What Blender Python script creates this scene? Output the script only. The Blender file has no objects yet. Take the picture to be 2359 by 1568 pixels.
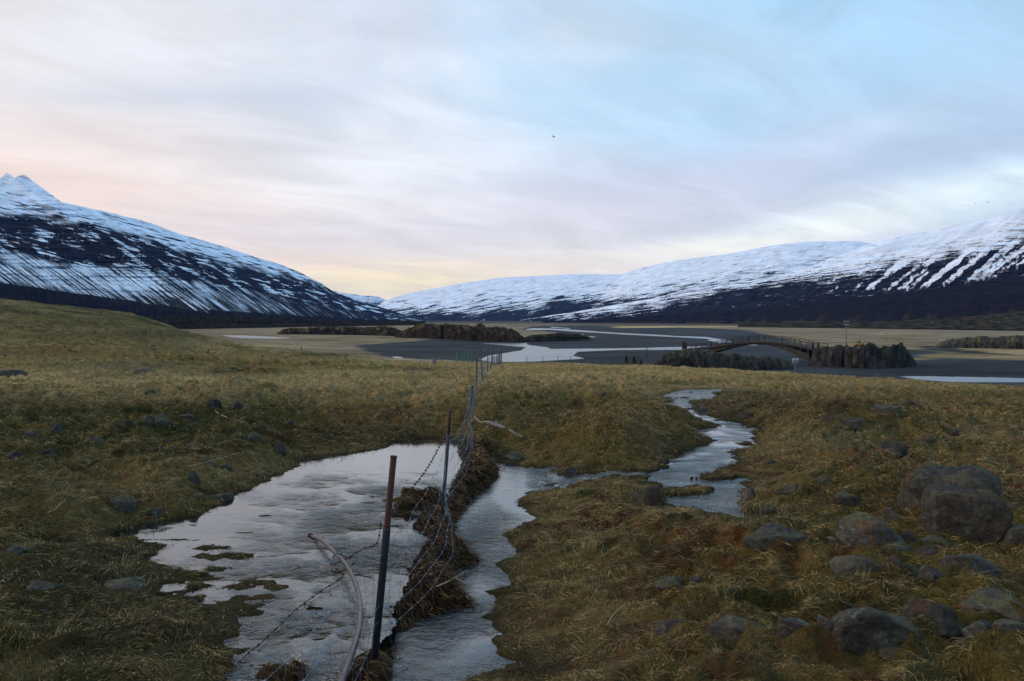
import bpy, bmesh, math, random
import numpy as np
from mathutils import Vector, Matrix
random.seed(7); np.random.seed(7)
S = bpy.context.scene
COL = S.collection

# ------------------------------------------------------------------ camera
CAMZ = 2.3; F = 794.0; K = 1024.0/2359.0; PITCH = math.radians(1.48)
cam = bpy.data.objects.new('camera', bpy.data.cameras.new('camera'))
COL.objects.link(cam); S.camera = cam
cam.location = (0, 0, CAMZ); cam.rotation_euler = (math.radians(90)-PITCH, 0, 0)
cam.data.sensor_width = 36; cam.data.lens = F/1024*36
cam.data.clip_start = 0.05; cam.data.clip_end = 40000
S.view_settings.view_transform = 'Standard'; S.view_settings.look = 'None'
S.view_settings.exposure = 0; S.view_settings.gamma = 1

def lin(c):
    return tuple(((v/255)/12.92 if v <= 10 else ((v/255+0.055)/1.055)**2.4) for v in c)
def azel(X, Y):
    px = (X-1179.5)*K; a = math.atan(px/F)
    return a, math.atan(-(Y-736)*K/F*math.cos(a))

# ------------------------------------------------------------------ world
W = bpy.data.worlds.new('World'); S.world = W; W.use_nodes = True
nt = W.node_tree; N = nt.nodes; L = nt.links; N.clear()
class NB:
    """small helper for building node graphs"""
    def __init__(s, tree): s.t = tree; s.N = tree.nodes; s.L = tree.links
    def sock(s, n, i, v):
        if isinstance(v, bpy.types.NodeSocket): s.L.new(v, n.inputs[i])
        else:
            n.inputs[i].default_value = v
    def m(s, op, a, b=0.0, c=0.0, clamp=False):
        n = s.N.new('ShaderNodeMath'); n.operation = op; n.use_clamp = clamp
        s.sock(n, 0, a); s.sock(n, 1, b); s.sock(n, 2, c); return n.outputs[0]
    def mix(s, f, a, b, mode='MIX'):
        n = s.N.new('ShaderNodeMix'); n.data_type = 'RGBA'; n.blend_type = mode
        s.sock(n, 0, f)
        for i, v in ((6, a), (7, b)):
            if isinstance(v, tuple) and len(v) == 3: v = v+(1,)
            s.sock(n, i, v)
        return n.outputs[2]
    def noise(s, vec, scale, detail=4, rough=.5, dist=0.0):
        n = s.N.new('ShaderNodeTexNoise'); n.inputs['Scale'].default_value = scale
        n.inputs['Detail'].default_value = detail; n.inputs['Roughness'].default_value = rough
        n.inputs['Distortion'].default_value = dist
        if vec is not None: s.L.new(vec, n.inputs['Vector'])
        return n.outputs[0]
    def ramp(s, f, stops, interp='LINEAR'):
        n = s.N.new('ShaderNodeValToRGB'); n.color_ramp.interpolation = interp
        e = n.color_ramp.elements
        while len(e) < len(stops): e.new(0.5)
        for el, (p, c) in zip(e, stops):
            el.position = p; el.color = tuple(c)+(1,) if len(c) == 3 else c
        s.sock(n, 0, f); return n.outputs[0]
    def mr(s, v, a, b, c=0.0, d=1.0, smooth=False):
        n = s.N.new('ShaderNodeMapRange')
        if smooth: n.interpolation_type = 'SMOOTHSTEP'
        s.sock(n, 0, v); n.inputs[1].default_value = a; n.inputs[2].default_value = b
        n.inputs[3].default_value = c; n.inputs[4].default_value = d; return n.outputs[0]
    def attr(s, name):
        n = s.N.new('ShaderNodeAttribute'); n.attribute_name = name; return n
    def vmul(s, vec, x, y, z):
        n = s.N.new('ShaderNodeVectorMath'); n.operation = 'MULTIPLY'
        s.L.new(vec, n.inputs[0]); n.inputs[1].default_value = (x, y, z); return n.outputs[0]
    def comb(s, x, y, z):
        n = s.N.new('ShaderNodeCombineXYZ'); s.sock(n, 0, x); s.sock(n, 1, y); s.sock(n, 2, z); return n.outputs[0]

b = NB(nt)
tc = N.new('ShaderNodeTexCoord'); sep = N.new('ShaderNodeSeparateXYZ'); L.new(tc.outputs['Generated'], sep.inputs[0])
dx, dy, dz = sep.outputs
az0 = b.m('ARCTAN2', dx, dy); el0 = b.m('ARCSINE', dz)
# cloud-plane coordinates give streaks that converge like a real cloud deck
zz = b.m('MAXIMUM', dz, 0.0); zz = b.m('ADD', zz, 0.13)
cu = b.m('DIVIDE', dx, zz); cv = b.m('DIVIDE', dy, zz)
cr = math.radians(38)
ru = b.m('ADD', b.m('MULTIPLY', cu, math.cos(cr)), b.m('MULTIPLY', cv, math.sin(cr)))
rv = b.m('SUBTRACT', b.m('MULTIPLY', cv, math.cos(cr)), b.m('MULTIPLY', cu, math.sin(cr)))
cvec = b.comb(b.m('MULTIPLY', ru, 0.55), rv, 0.0)
nA = b.noise(cvec, 0.9, 6, .55, .6)
nB = b.noise(cvec, 2.6, 6, .6, .8)
nC = b.noise(b.comb(cu, cv, 3.0), 0.5, 3, .5, .3)
# warp
az = b.m('ADD', az0, b.m('MULTIPLY', b.m('MULTIPLY', b.m('SUBTRACT', nA, .5), .22), b.mr(el0, .02, .22, .3, 1)))
el = b.m('ADD', el0, b.m('MULTIPLY', b.m('MULTIPLY', b.m('SUBTRACT', nC, .5), .08), b.mr(el0, .02, .22, .12, 1)))
aF = b.mr(az, -0.75, 0.75)
low = b.ramp(aF, [(0.0, lin((236,212,200))), (.14, lin((246,222,206))), (.38, lin((255,236,208))), (.6, lin((252,243,226))), (.85, lin((222,238,240))), (1, lin((200,225,238)))])
mid = b.ramp(aF, [(0.0, lin((236,219,208))), (.2, lin((232,222,215))), (.45, lin((220,225,233))), (.7, lin((192,211,232))), (1, lin((163,199,230)))])
top = b.ramp(aF, [(0.0, lin((206,210,220))), (.25, lin((202,212,226))), (.5, lin((190,214,234))), (.72, lin((158,202,234))), (1, lin((128,182,224)))])
base = b.mix(b.mr(el, .01, .20, smooth=True), low, mid)
base = b.mix(b.mr(el, .18, .52, smooth=True), base, top)
def blob(c, X, Y, sx, sy, rot, col, st):
    a, e = azel(X, Y); kx = K/F; r = math.radians(rot)
    da = b.m('SUBTRACT', az, a); de = b.m('SUBTRACT', el, e)
    p = b.m('ADD', b.m('MULTIPLY', da, math.cos(r)), b.m('MULTIPLY', de, math.sin(r)))
    q = b.m('SUBTRACT', b.m('MULTIPLY', de, math.cos(r)), b.m('MULTIPLY', da, math.sin(r)))
    p = b.m('DIVIDE', p, sx*kx); q = b.m('DIVIDE', q, sy*kx)
    g = b.m('EXPONENT', b.m('MULTIPLY', b.m('ADD', b.m('MULTIPLY', p, p), b.m('MULTIPLY', q, q)), -.5))
    g = b.m('MULTIPLY', g, b.m('MULTIPLY', b.mr(nB, .25, .7, .6, 1.15), st), clamp=True)
    return b.mix(g, c, lin(col))
for B in [
    (300, 140, 420, 100, 0, (216,222,232), .6),
    (1050, 60, 260, 60, 0, (196,202,218), .5),
    (1180, 235, 380, 70, 8, (216,230,240), .65),
    (760, 250, 330, 60, 0, (204,207,219), .5),
    (120, 440, 210, 70, 6, (250,220,200), .7),
    (350, 330, 380, 38, 0, (214,206,210), .45),
    (860, 375, 230, 30, 0, (230,230,233), .65),
    (760, 322, 160, 16, 4, (196,198,210), .5),
    (1450, 430, 480, 60, 9, (190,197,218), .7),
    (2050, 345, 380, 60, 14, (182,193,216), .6),
    (1000, 520, 480, 40, 4, (219,213,219), .6),
    (1050, 445, 130, 20, 0, (226,224,228), .5),
    (1880, 285, 110, 45, 10, (216,212,224), .8),
    (1450, 170, 140, 60, 20, (206,212,226), .45),
    (2050, 60, 420, 130, 0, (146,195,228), .6), (1500, 250, 300, 60, 10, (186,214,236), .6), (520, 500, 330, 50, -6, (224,214,216), .6), (620, 430, 220, 20, -4, (236,232,232), .6), (450, 220, 300, 18, 6, (196,202,214), .6), (1700, 520, 260, 22, 9, (186,190,210), .6), (2200, 330, 200, 16, 12, (178,192,218), .6),
    (1980, 500, 420, 34, 12, (226,240,242), .85),
    (1500, 590, 330, 22, 6, (250,244,232), .8),
    (1150, 612, 330, 13, 0, (232,214,211), .7),
    (900, 650, 240, 32, 0, (255,238,196), 1.15),
    (680, 600, 110, 14, -4, (236,213,203), .5),
    (2100, 545, 120, 10, 3, (205,210,222), .7),
]:
    base = blob(base, *B)
wisp = b.mr(nB, .3, .72, -.5, .5)
gap = b.m('MULTIPLY', b.m('MULTIPLY', b.mr(nA, .52, .36, 0, .5, True), b.mr(el0, .12, .32, 0, 1, True)), b.mr(az0, -.55, .25, .1, 1.5))
base = b.mix(gap, base, lin((158,200,232)))
white = b.m('MULTIPLY', b.m('MULTIPLY', b.mr(nC, .52, .66, 0, .5, True), b.mr(el0, .05, .18, 0, 1)), b.mr(az0, -.2, .45, 1, .15))
base = b.mix(white, base, lin((232,236,242)))
base = b.mix(b.m('MULTIPLY', b.mr(nA, .45, .7, 0, .09), b.mr(el0, .02, .12)), base, lin((198,199,214)))
hs = N.new('ShaderNodeHueSaturation'); L.new(base, hs.inputs['Color']); L.new(b.m('ADD', 1.0, b.m('MULTIPLY', wisp, .22)), hs.inputs['Value'])
bg = N.new('ShaderNodeBackground'); L.new(hs.outputs[0], bg.inputs[0]); bg.inputs[1].default_value = 1.22
wo = N.new('ShaderNodeOutputWorld'); L.new(bg.outputs[0], wo.inputs[0])

# weak, very soft dusk light from the glow over the left ridge
sl = bpy.data.lights.new('sun', 'SUN'); sl.energy = 1.1; sl.angle = math.radians(20); sl.color = (1, .82, .68)
sun = bpy.data.objects.new('sun', sl); COL.objects.link(sun)
sd_ = Vector((math.sin(math.radians(-82))*math.cos(math.radians(19)), math.cos(math.radians(-82))*math.cos(math.radians(19)), math.sin(math.radians(19))))
sun.rotation_euler = sd_.to_track_quat('Z', 'Y').to_euler()

# ------------------------------------------------------------------ numeric helpers
def hsh(ix, iy, seed):
    h = (ix.astype(np.int64)*374761393 + iy.astype(np.int64)*668265263 + seed*1442695041) & 0xffffffff
    h = ((h ^ (h >> 13))*1274126177) & 0xffffffff
    h = ((h ^ (h >> 16))*2246822519) & 0xffffffff
    return ((h ^ (h >> 15)) & 0xffffff)/float(0xffffff)
def gn(x, y, seed=0):
    """gradient noise, about -1..1"""
    x0 = np.floor(x); y0 = np.floor(y); fx = x-x0; fy = y-y0
    u = fx*fx*fx*(fx*(fx*6-15)+10); v = fy*fy*fy*(fy*(fy*6-15)+10)
    def g(i, j):
        a = hsh(x0+i, y0+j, seed)*2*np.pi
        return np.cos(a)*(fx-i)+np.sin(a)*(fy-j)
    n = (g(0,0)*(1-u)+g(1,0)*u)*(1-v)+(g(0,1)*(1-u)+g(1,1)*u)*v
    return n*1.5
def fbm(x, y, o=4, seed=0, gain=.5, lac=2.03):
    s = 0; a = 1; t = 0
    for i in range(o):
        s = s+a*gn(x, y, seed+i*17); t += a; a *= gain; x = x*lac+3.1; y = y*lac-1.7
    return s/t*1.5
def ridged(x, y, o=4, seed=0):
    s = 0; a = 1; t = 0
    for i in range(o):
        s = s+a*(1-2*np.abs(gn(x, y, seed+i*13))); t += a; a *= .5; x = x*2.1; y = y*2.1
    return s/t
def ss(a, b_, x):
    t = np.clip((x-a)/(b_-a), 0, 1); return t*t*(3-2*t)
def P(X, Y, z=0.0):
    """picture point of the reference (2359 wide) -> world point on the level z"""
    px = (X-1179.5)*K; py = (784-Y)*K; c, s_ = math.cos(PITCH), math.sin(PITCH)
    d = (px, F*c+py*s_, -F*s_+py*c); t = (z-CAMZ)/d[2]
    return np.array([d[0]*t, d[1]*t, z])
def PR(X, Y, r):
    """point on that ray at ground distance r"""
    px = (X-1179.5)*K; py = (784-Y)*K; c, s_ = math.cos(PITCH), math.sin(PITCH)
    d = (px, F*c+py*s_, -F*s_+py*c); t = r/math.hypot(d[0], d[1])
    return np.array([d[0]*t, d[1]*t, CAMZ+d[2]*t])
def proj(x, y, z):
    c, s_ = math.cos(PITCH), math.sin(PITCH); dz_ = z-CAMZ
    fw = np.maximum(y*c-dz_*s_, 1e-3); up = y*s_+dz_*c
    return 1179.5+x/fw*F/K, 784-up/fw*F/K
def sdist(x, y, poly, margin):
    """signed distance, negative inside"""
    poly = np.asarray(poly)[:, :2]; out = np.full(x.shape, 99.0)
    lo = poly.min(0)-margin; hi = poly.max(0)+margin
    m = (x > lo[0]) & (x < hi[0]) & (y > lo[1]) & (y < hi[1])
    xs = x[m]; ys = y[m]; d = np.full(xs.shape, 1e9); ins = np.zeros(xs.shape, bool)
    n = len(poly)
    for i in range(n):
        ax, ay = poly[i]; bx, by = poly[(i+1) % n]
        ex, ey = bx-ax, by-ay; l2 = ex*ex+ey*ey+1e-12
        t = np.clip(((xs-ax)*ex+(ys-ay)*ey)/l2, 0, 1)
        d = np.minimum(d, (xs-ax-t*ex)**2+(ys-ay-t*ey)**2)
        if abs(ey) > 1e-9:
            c = ((ay > ys) != (by > ys)) & (xs < ex*(ys-ay)/ey+ax); ins ^= c
    d = np.sqrt(d); d[ins] *= -1; out[m] = d
    return out

def mesh_np(name, verts, faces, mat=None, parent=None, smooth=True, cols=None, attrs=None):
    verts = np.asarray(verts, dtype=np.float32); me = bpy.data.meshes.new(name)
    if isinstance(faces, np.ndarray):
        k = faces.shape[1]; me.vertices.add(len(verts)); me.vertices.foreach_set('co', verts.ravel())
        me.loops.add(faces.size); me.loops.foreach_set('vertex_index', faces.astype(np.int32).ravel())
        me.polygons.add(len(faces)); me.polygons.foreach_set('loop_start', np.arange(0, faces.size, k, dtype=np.int32))
        me.polygons.foreach_set('loop_total', np.full(len(faces), k, dtype=np.int32))
        me.update(calc_edges=True)
    else:
        me.from_pydata([tuple(map(float, v)) for v in verts], [], faces)
    if smooth: me.polygons.foreach_set('use_smooth', np.ones(len(me.polygons), dtype=bool))
    if cols is not None:
        a = me.color_attributes.new('col', 'FLOAT_COLOR', 'POINT')
        c4 = np.ones((len(verts), 4), np.float32); c4[:, :3] = cols; a.data.foreach_set('color', c4.ravel())
    if attrs:
        for k_, v in attrs.items():
            a = me.attributes.new(k_, 'FLOAT', 'POINT'); a.data.foreach_set('value', np.asarray(v, np.float32))
    if mat: me.materials.append(mat)
    o = bpy.data.objects.new(name, me); COL.objects.link(o)
    if parent: o.parent = parent
    return o
def tag(o, label=None, cat=None, group=None, kind=None):
    if label: o['label'] = label
    if cat: o['category'] = cat
    if group: o['group'] = group
    if kind: o['kind'] = kind
    return o
def empty(name, loc, label, cat, group=None, rz=0):
    o = bpy.data.objects.new(name, None); COL.objects.link(o); o.location = tuple(map(float, loc)); o.rotation_euler[2] = rz
    return tag(o, label, cat, group)

# ------------------------------------------------------------------ materials
def newmat(name):
    m = bpy.data.materials.new(name); m.use_nodes = True
    t = m.node_tree; bs = t.nodes['Principled BSDF']; return m, NB(t), bs
def bump(nb, bs, h, dist, strength=1.0):
    n = nb.N.new('ShaderNodeBump'); n.inputs['Distance'].default_value = dist
    nb.sock(n, 'Strength', strength); nb.L.new(h, n.inputs['Height']); nb.L.new(n.outputs[0], bs.inputs['Normal'])
def pos(nb):
    g = nb.N.new('ShaderNodeNewGeometry'); return g.outputs['Position']
def objco(nb):
    g = nb.N.new('ShaderNodeTexCoord'); return g.outputs['Object']

def m_ground():
    m, nb, bs = newmat('ground_turf'); c = nb.attr('col').outputs['Color']; p = pos(nb)
    n1 = nb.noise(p, 12, 8, .75); n2 = nb.noise(p, 70, 5, .8); n3 = nb.noise(p, 1.3, 5, .65)
    f = nb.m('MULTIPLY', nb.mr(n1, .3, .7, .45, 1.55), nb.m('MULTIPLY', nb.mr(n2, .32, .68, .35, 1.65), nb.mr(n3, .3, .7, .8, 1.2)))
    c2 = nb.mix(1.0, c, nb.comb(f, f, f), 'MULTIPLY')
    nb.L.new(c2, bs.inputs['Base Color']); bs.inputs['Roughness'].default_value = .95
    bs.inputs['Specular IOR Level'].default_value = .1
    bump(nb, bs, nb.m('ADD', n1, nb.m('MULTIPLY', n2, .4)), .05, .9); return m
def m_col(name, rough=.95, scale=.02, bd=3.0, lo=.7, hi=1.3, stretch=(1, 1, 1)):
    m, nb, bs = newmat(name); c = nb.attr('col').outputs['Color']; p = nb.vmul(pos(nb), *stretch)
    n1 = nb.noise(p, scale, 8, .7); f = nb.mr(n1, .3, .7, lo, hi)
    nb.L.new(nb.mix(1.0, c, nb.comb(f, f, f), 'MULTIPLY'), bs.inputs['Base Color'])
    bs.inputs['Roughness'].default_value = rough; bs.inputs['Specular IOR Level'].default_value = 0.0
    bump(nb, bs, n1, bd, .6); return m
def m_blade():
    m, nb, bs = newmat('grass_blades'); c = nb.attr('col').outputs['Color']
    nb.L.new(c, bs.inputs['Base Color']); bs.inputs['Roughness'].default_value = .7
    bs.inputs['Specular IOR Level'].default_value = .2; return m
def m_water(name, bedcol, scale, dist, aniso=(1, 1, 1), rough=.02):
    m, nb, bs = newmat(name); p = nb.vmul(pos(nb), *aniso); r = nb.attr('ripple').outputs['Fac']
    bs.inputs['Base Color'].default_value = bedcol+(1,); bs.inputs['Roughness'].default_value = rough
    bs.inputs['IOR'].default_value = 2.05
    n1 = nb.noise(p, scale, 5, .6, .5); n2 = nb.noise(p, scale*3.7, 3, .55, .4)
    h = nb.m('ADD', n1, nb.m('MULTIPLY', n2, .3))
    bump(nb, bs, nb.m('MULTIPLY', h, r), dist, 1.0); return m
def m_rock():
    m, nb, bs = newmat('lichen_basalt'); p = pos(nb)
    oi = nb.N.new('ShaderNodeObjectInfo'); rnd = oi.outputs['Random']
    n1 = nb.noise(p, 3.5, 6, .65); n2 = nb.noise(p, 22, 4, .6); n3 = nb.noise(p, 9, 5, .75, .3); n4 = nb.noise(p, 6, 3, .6)
    c = nb.ramp(n1, [(.3, (.020, .017, .013)), (.55, (.052, .044, .034)), (.75, (.10, .092, .076))])
    c = nb.mix(nb.mr(n3, .56, .66, 0, .6), c, (.15, .165, .14))
    c = nb.mix(nb.mr(n4, .60, .68, 0, .6), c, (.15, .06, .025))
    g = nb.N.new('ShaderNodeNewGeometry'); sz = nb.N.new('ShaderNodeSeparateXYZ'); nb.L.new(g.outputs['Normal'], sz.inputs[0])
    c = nb.mix(nb.m('MULTIPLY', nb.mr(n1, .46, .6, 0, .75), nb.mr(sz.outputs[2], .45, .9)), c, (.075, .068, .022))
    f = nb.m('MULTIPLY', nb.mr(rnd, 0, 1, .75, 1.2), nb.mr(n2, .3, .7, .65, 1.35))
    nb.L.new(nb.mix(1.0, c, nb.comb(f, f, f), 'MULTIPLY'), bs.inputs['Base Color'])
    bs.inputs['Roughness'].default_value = .85; bs.inputs['Specular IOR Level'].default_value = .3
    bump(nb, bs, nb.m('ADD', n3, nb.m('MULTIPLY', n2, .5)), .045, 1.0); return m
def m_plain(name, col, rough=.6, metal=0.0, var=.25, scale=30, bd=.001):
    m, nb, bs = newmat(name); n1 = nb.noise(objco(nb), scale, 4, .6); f = nb.mr(n1, .3, .7, 1-var, 1+var)
    nb.L.new(nb.mix(1.0, col, nb.comb(f, f, f), 'MULTIPLY'), bs.inputs['Base Color'])
    bs.inputs['Roughness'].default_value = rough; bs.inputs['Metallic'].default_value = metal
    bump(nb, bs, n1, bd, .5); return m
M = dict(
    ground=m_ground(), blade=m_blade(), rock=m_rock(),
    mountain=m_col('mountain_snow_rock', .95, .012, 6.0, .75, 1.25),
    outcrop=m_col('outcrop_basalt', .95, .8, .5, .3, 1.7, (1, 1, .8)),
    pond=m_water('pond_water', (.012, .014, .013), 6.0, .12, (.9, 1.1, 1)),
    stream=m_water('stream_water', (.012, .014, .014), 8.5, .07, (1, 1.1, 1)),
    river=m_water('river_water', (.02, .025, .03), .8, .12, (1, .6, 1), .28),
    steel=m_plain('dark_painted_steel', (.018, .022, .035), .55, .2), rust=m_plain('rusty_steel', (.055, .018, .012), .85, .1, .5, 60),
    wire=m_plain('galvanised_wire', (.14, .19, .25), .5, .3), barb=m_plain('rusty_wire', (.045, .03, .025), .7, .5),
    wood=m_plain('weathered_wood', (.12, .12, .12), .8, 0, .4, 12, .003), dwood=m_plain('dark_wood', (.05, .042, .035), .9, 0, .4, 12),
    pipe=m_plain('brown_plastic_pipe', (.055, .042, .038), .38, 0, .5, 14), concrete=m_plain('dark_concrete', (.032, .030, .028), .9, 0, .35, 1.2, .02),
    rope=m_plain('pale_rope', (.35, .30, .22), .9), pine=m_plain('pine_needles', (.018, .03, .014), .9, 0, .5, 5),
    yellow=m_plain('yellow_paint', (.42, .19, .02), .5), black=m_plain('black_rubber', (.015, .015, .015), .8),
    glass=m_plain('cab_glass', (.05, .07, .08), .15), white=m_plain('pale_insulator', (.55, .55, .55), .5),
    green=m_plain('green_net', (.05, .16, .11), .8), red=m_plain('faded_red_paint', (.05, .022, .02), .8),
    straw=m_plain('dry_straw', (.34, .27, .17), .85), bird=m_plain('dark_feathers', (.03, .03, .035), .8),
)

# ------------------------------------------------------------------ terrain grid (polar about the viewpoint, whole circle)
ZR = -7.0
azc = np.radians(np.linspace(-37, 37, 1020))
azo = np.radians(np.concatenate([np.linspace(37.6, 75, 60), np.linspace(78, 282, 60), np.linspace(285, 322.4, 60)]))
AZ = np.concatenate([azc, azo])
RR = np.concatenate([np.geomspace(.4, 3.6, 40)[:-1], np.geomspace(3.6, 60, 820)[:-1], np.geomspace(60, 1500, 430)[:-1], np.geomspace(1500, 14000, 50)])
nR, nA_ = len(RR), len(AZ)
A2, R2 = np.meshgrid(AZ, RR); GX = R2*np.sin(A2); GY = R2*np.cos(A2)
rk = np.array([2,6,10,15,20,30,40,55,70,90,110,140,180,250,350,600,1200,14000.])
tab = {
 -900: [.1,.2,.4,.6,.6,.5,.6,.8,1.5,3,4.6,5.6,5,3,-1,-6,-7,-7],
 0:    [.1,.08,.16,.38,.4,.15,0,-.1,.5,2.6,4.3,5.2,4.5,2,-3,-6,-7,-7],
 300:  [.1,.06,.10,.36,.35,.1,-.1,-.3,.2,1.5,2.6,3.2,1.5,-3,-6,-6.5,-7,-7],
 450:  [.05,.1,.2,.35,.25,0,-.25,-.6,-.7,-.2,.4,-.8,-3.5,-5.5,-6.3,-6.6,-7,-7],
 560:  [.05,.05,.15,.3,.2,0,-.3,-.8,-1.0,-1.0,-.95,-2.8,-5,-6,-6.4,-6.6,-7,-7],
 700:  [0,0,.1,.15,.1,-.05,-.25,-.8,-1.2,-1.4,-2.2,-4.4,-6,-6.3,-6.5,-6.6,-7,-7],
 900:  [.1,.08,.05,.05,.05,0,-.3,-.9,-1.6,-2.7,-3.8,-5.4,-6.7,-6.9,-6.9,-6.9,-7,-7],
 1100: [.1,.08,.05,.05,.05,.0,-.3,-1.0,-1.7,-2.8,-3.8,-5.4,-6.85,-6.9,-6.9,-6.9,-7,-7],
 1300: [.14,.08,.04,.03,.04,.0,-.3,-1.0,-1.7,-2.8,-3.8,-5.4,-6.85,-6.9,-6.9,-6.9,-7,-7],
 1500: [.16,.10,.04,.03,.03,.0,-.3,-.95,-1.6,-4.,-6,-6.85,-6.9,-6.9,-6.9,-6.9,-7,-7],
 1900: [.3,.22,.12,.10,.05,-.15,-.5,-1.4,-4,-6.5,-6.85,-6.9,-6.9,-6.9,-6.8,-6.8,-7,-7],
 2359: [.35,.35,.3,.2,.05,-.2,-.7,-3,-6,-6.85,-6.9,-6.9,-6.9,-6.9,-6.5,-6.3,-6,-7],
 3300: [.35,.35,.3,.2,.1,-.1,-.6,-3,-6,-6.85,-6.9,-6.9,-6.9,-6.5,-6,-5,-5,-7]}
ca = np.array([azel(x, 736)[0] for x in tab]); ct = np.array(list(tab.values()))
lr = np.log(RR)
colr = np.array([np.interp(lr, np.log(rk), c) for c in ct])          # (cols, nR)
aw = (AZ+np.pi) % (2*np.pi)-np.pi
H = np.empty((nR, nA_))
for i in range(nR): H[i] = np.interp(aw, ca, colr[:, i])
# smooth the table in r a little
k5 = np.ones(9)/9
for j in range(0, nA_): H[:, j] = np.convolve(np.pad(H[:, j], 4, mode='edge'), k5, 'valid')
PX, PY = proj(GX, GY, H)
behind = np.abs(A2) > 1.4
# hummocky turf
near = 1-ss(40, 80, R2); far = ss(35, 90, R2)*(1-ss(900, 2000, R2))
hum = fbm(GX/1.5, GY/1.5, 3, 3); hum2 = ridged(GX/.55+hum*.4, GY/.5, 2, 9); hum3 = fbm(GX/.16, GY/.13, 2, 21)
Hn = H.copy()
undul = fbm(GX/14, GY/10, 4, 33); und2 = fbm(GX/4.5, GY/3.0, 3, 41)
flat = ss(ZR+.25, ZR+1.3, H)
leftrough = ss(900, 300, PX)*ss(30, 50, R2)*(1-ss(140, 200, R2))
Hn += far*flat*(.30*undul+.20*und2+.10*ridged(GX/2.6, GY/1.6, 3, 57)*(1-ss(120, 220, R2)))+leftrough*.22*ridged(GX/9, GY/4.5, 3, 55)
def bumpat(X, Y, z0, rx, ry, h, rot=0):
    c = P(X, Y, z0); a = math.radians(rot); ux = (GX-c[0])*math.cos(a)+(GY-c[1])*math.sin(a); uy = -(GX-c[0])*math.sin(a)+(GY-c[1])*math.cos(a)
    return h*np.exp(-.5*((ux/rx)**2+(uy/ry)**2))
for B in [(620,945,.1,2.6,.8,.30,10),(430,940,.1,1.8,.7,.22,0),(360,985,.15,1.0,.5,.2,0),(1480,1040,.1,.8,.8,.3,30),(1340,1010,.1,1.4,1.0,.22,0),(1250,930,0,3,1.6,.22,0),
          (1260,1250,.1,.3,.2,.10,0),(1330,950,.1,3.2,1.7,.40,0),(1440,1035,.1,.8,.9,.22,20),(1800,1000,.1,1.6,1.6,.3,0),(2250,1040,.1,1.5,1.0,.2,0),(1900,1110,.2,1.2,.6,.2,0),(1900,1000,.1,2.2,1.2,.3,0),(570,848,-.4,7,1.2,.5,0),(750,822,-1.5,9,3,.6,0),
          (90,1185,.1,.8,.5,.18,0),(200,1205,.1,.45,.3,.08,0),(330,1150,.1,.4,.25,.05,0),(2130,1330,.3,.4,.25,.12,0),(1700,1240,.3,.5,.35,.12,0)]:
    Hn += bumpat(*B)

z2 = lambda x, y: (754.9+x*.31998, 603.9+y*.31998)
z3 = lambda x, y: (1415.4+x*.4, 434+y*.4)
z5 = lambda x, y: (754.9+x*.50685, 773.8+y*.50685)
z6 = lambda x, y: (1132.3+x*.47046, 830.4+y*.47046)
z7 = lambda x, y: (1698.5+x*.4704, 830.4+y*.4704)
zl = lambda x, y: (x*.3, 849.2+y*.3)
z4 = lambda x, y: (x*.47048, 830.4+y*.47048)
zw = lambda x, y: (519+x*.248, 1179.5+y*.248)

pond_px = [(1052,1012),z5(600,505),z5(603,600),z5(570,690),z5(535,805),z5(420,815),z5(390,850),z5(430,900),z5(470,935),z5(395,1010),z5(345,1180),z5(300,1230),z5(300,1300),z5(255,1350),z5(200,1400),z5(120,1500),z5(60,1600),(745,1700),
  (480,1700),(520,1568),(540,1530),(505,1505),(560,1440),(545,1410),(470,1400),(430,1375),(350,1392),(380,1345),(420,1320),(395,1305),(340,1290),(385,1255),(330,1240),(250,1238),(290,1225),(330,1205),(455,1190),(505,1165),(540,1145),(600,1115),(690,1070),(700,1050),(800,1045),(870,1035),(905,1018),(990,1008),(1010,1006)]
stream_px = [z6(*p) for p in [(940,140),(820,172),(900,188),(810,230),(900,245),(1000,292),(1120,312),(1060,335),(960,345),(1085,388),(1080,412),(950,425),(940,450),(860,490),(850,520),(750,560),(760,585),(820,600),(850,630),(1000,618),(1070,630),(1070,655),(900,660),(860,680),(880,705),(990,715),(1060,740),(1150,745),(1215,765),(1230,720),(1190,690),(1200,660),(1240,620),(1200,590),(1300,592),(1240,575),(1110,585),(960,580),(1090,558),(1090,545),(1180,510),(1180,470),(1200,435),(1270,425),(1290,390),(1290,350),(1320,325),(1230,325),(1210,300),(1120,285),(1070,265),(1000,245),(990,215),(960,195),(1080,185),(1090,155),(1135,137)]]
chan_px = [z5(*p) for p in [(720,548),(800,548),(765,575),(870,578),(900,598),(1000,598),(1050,608)]]+[z6(*p) for p in [(290,535),(360,572),(460,568),(620,570),(760,585),(740,600),(600,596),(500,598),(420,606),(370,615),(360,640),(330,622),(300,632),(170,642),(160,652),(125,690),(200,770)]]+[z5(*p) for p in [(870,850),(795,905),(855,970),(840,1000),(755,1030),(850,1130),(780,1140),(700,1155),(760,1190),(740,1240),(680,1275),(740,1300),(800,1350),(760,1370),(790,1450),(860,1480),(700,1530),(560,1568),(540,1750),(180,1750),(270,1568),(290,1480),(320,1340),(420,1280),(590,1235),(680,1240),(640,1190),(540,1100),(560,1060),(690,1020),(620,985),(545,920),(570,860),(650,720),(780,640),(765,600)]]
ZP, ZS, ZC = 0.0, -0.01, -0.11
def U(px, z): return np.array([P(X, Y, z) for X, Y in px])
poly_pond = U(pond_px, ZP); poly_stream = U(stream_px, ZS); poly_chan = U(chan_px, ZC)
c0 = P(1225, 1100, ZC)[0]; c1 = P(1470, 1108, ZS)[0]
wlC = ZC+(ZS-ZC)*ss(c0, c1, GX)
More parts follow.
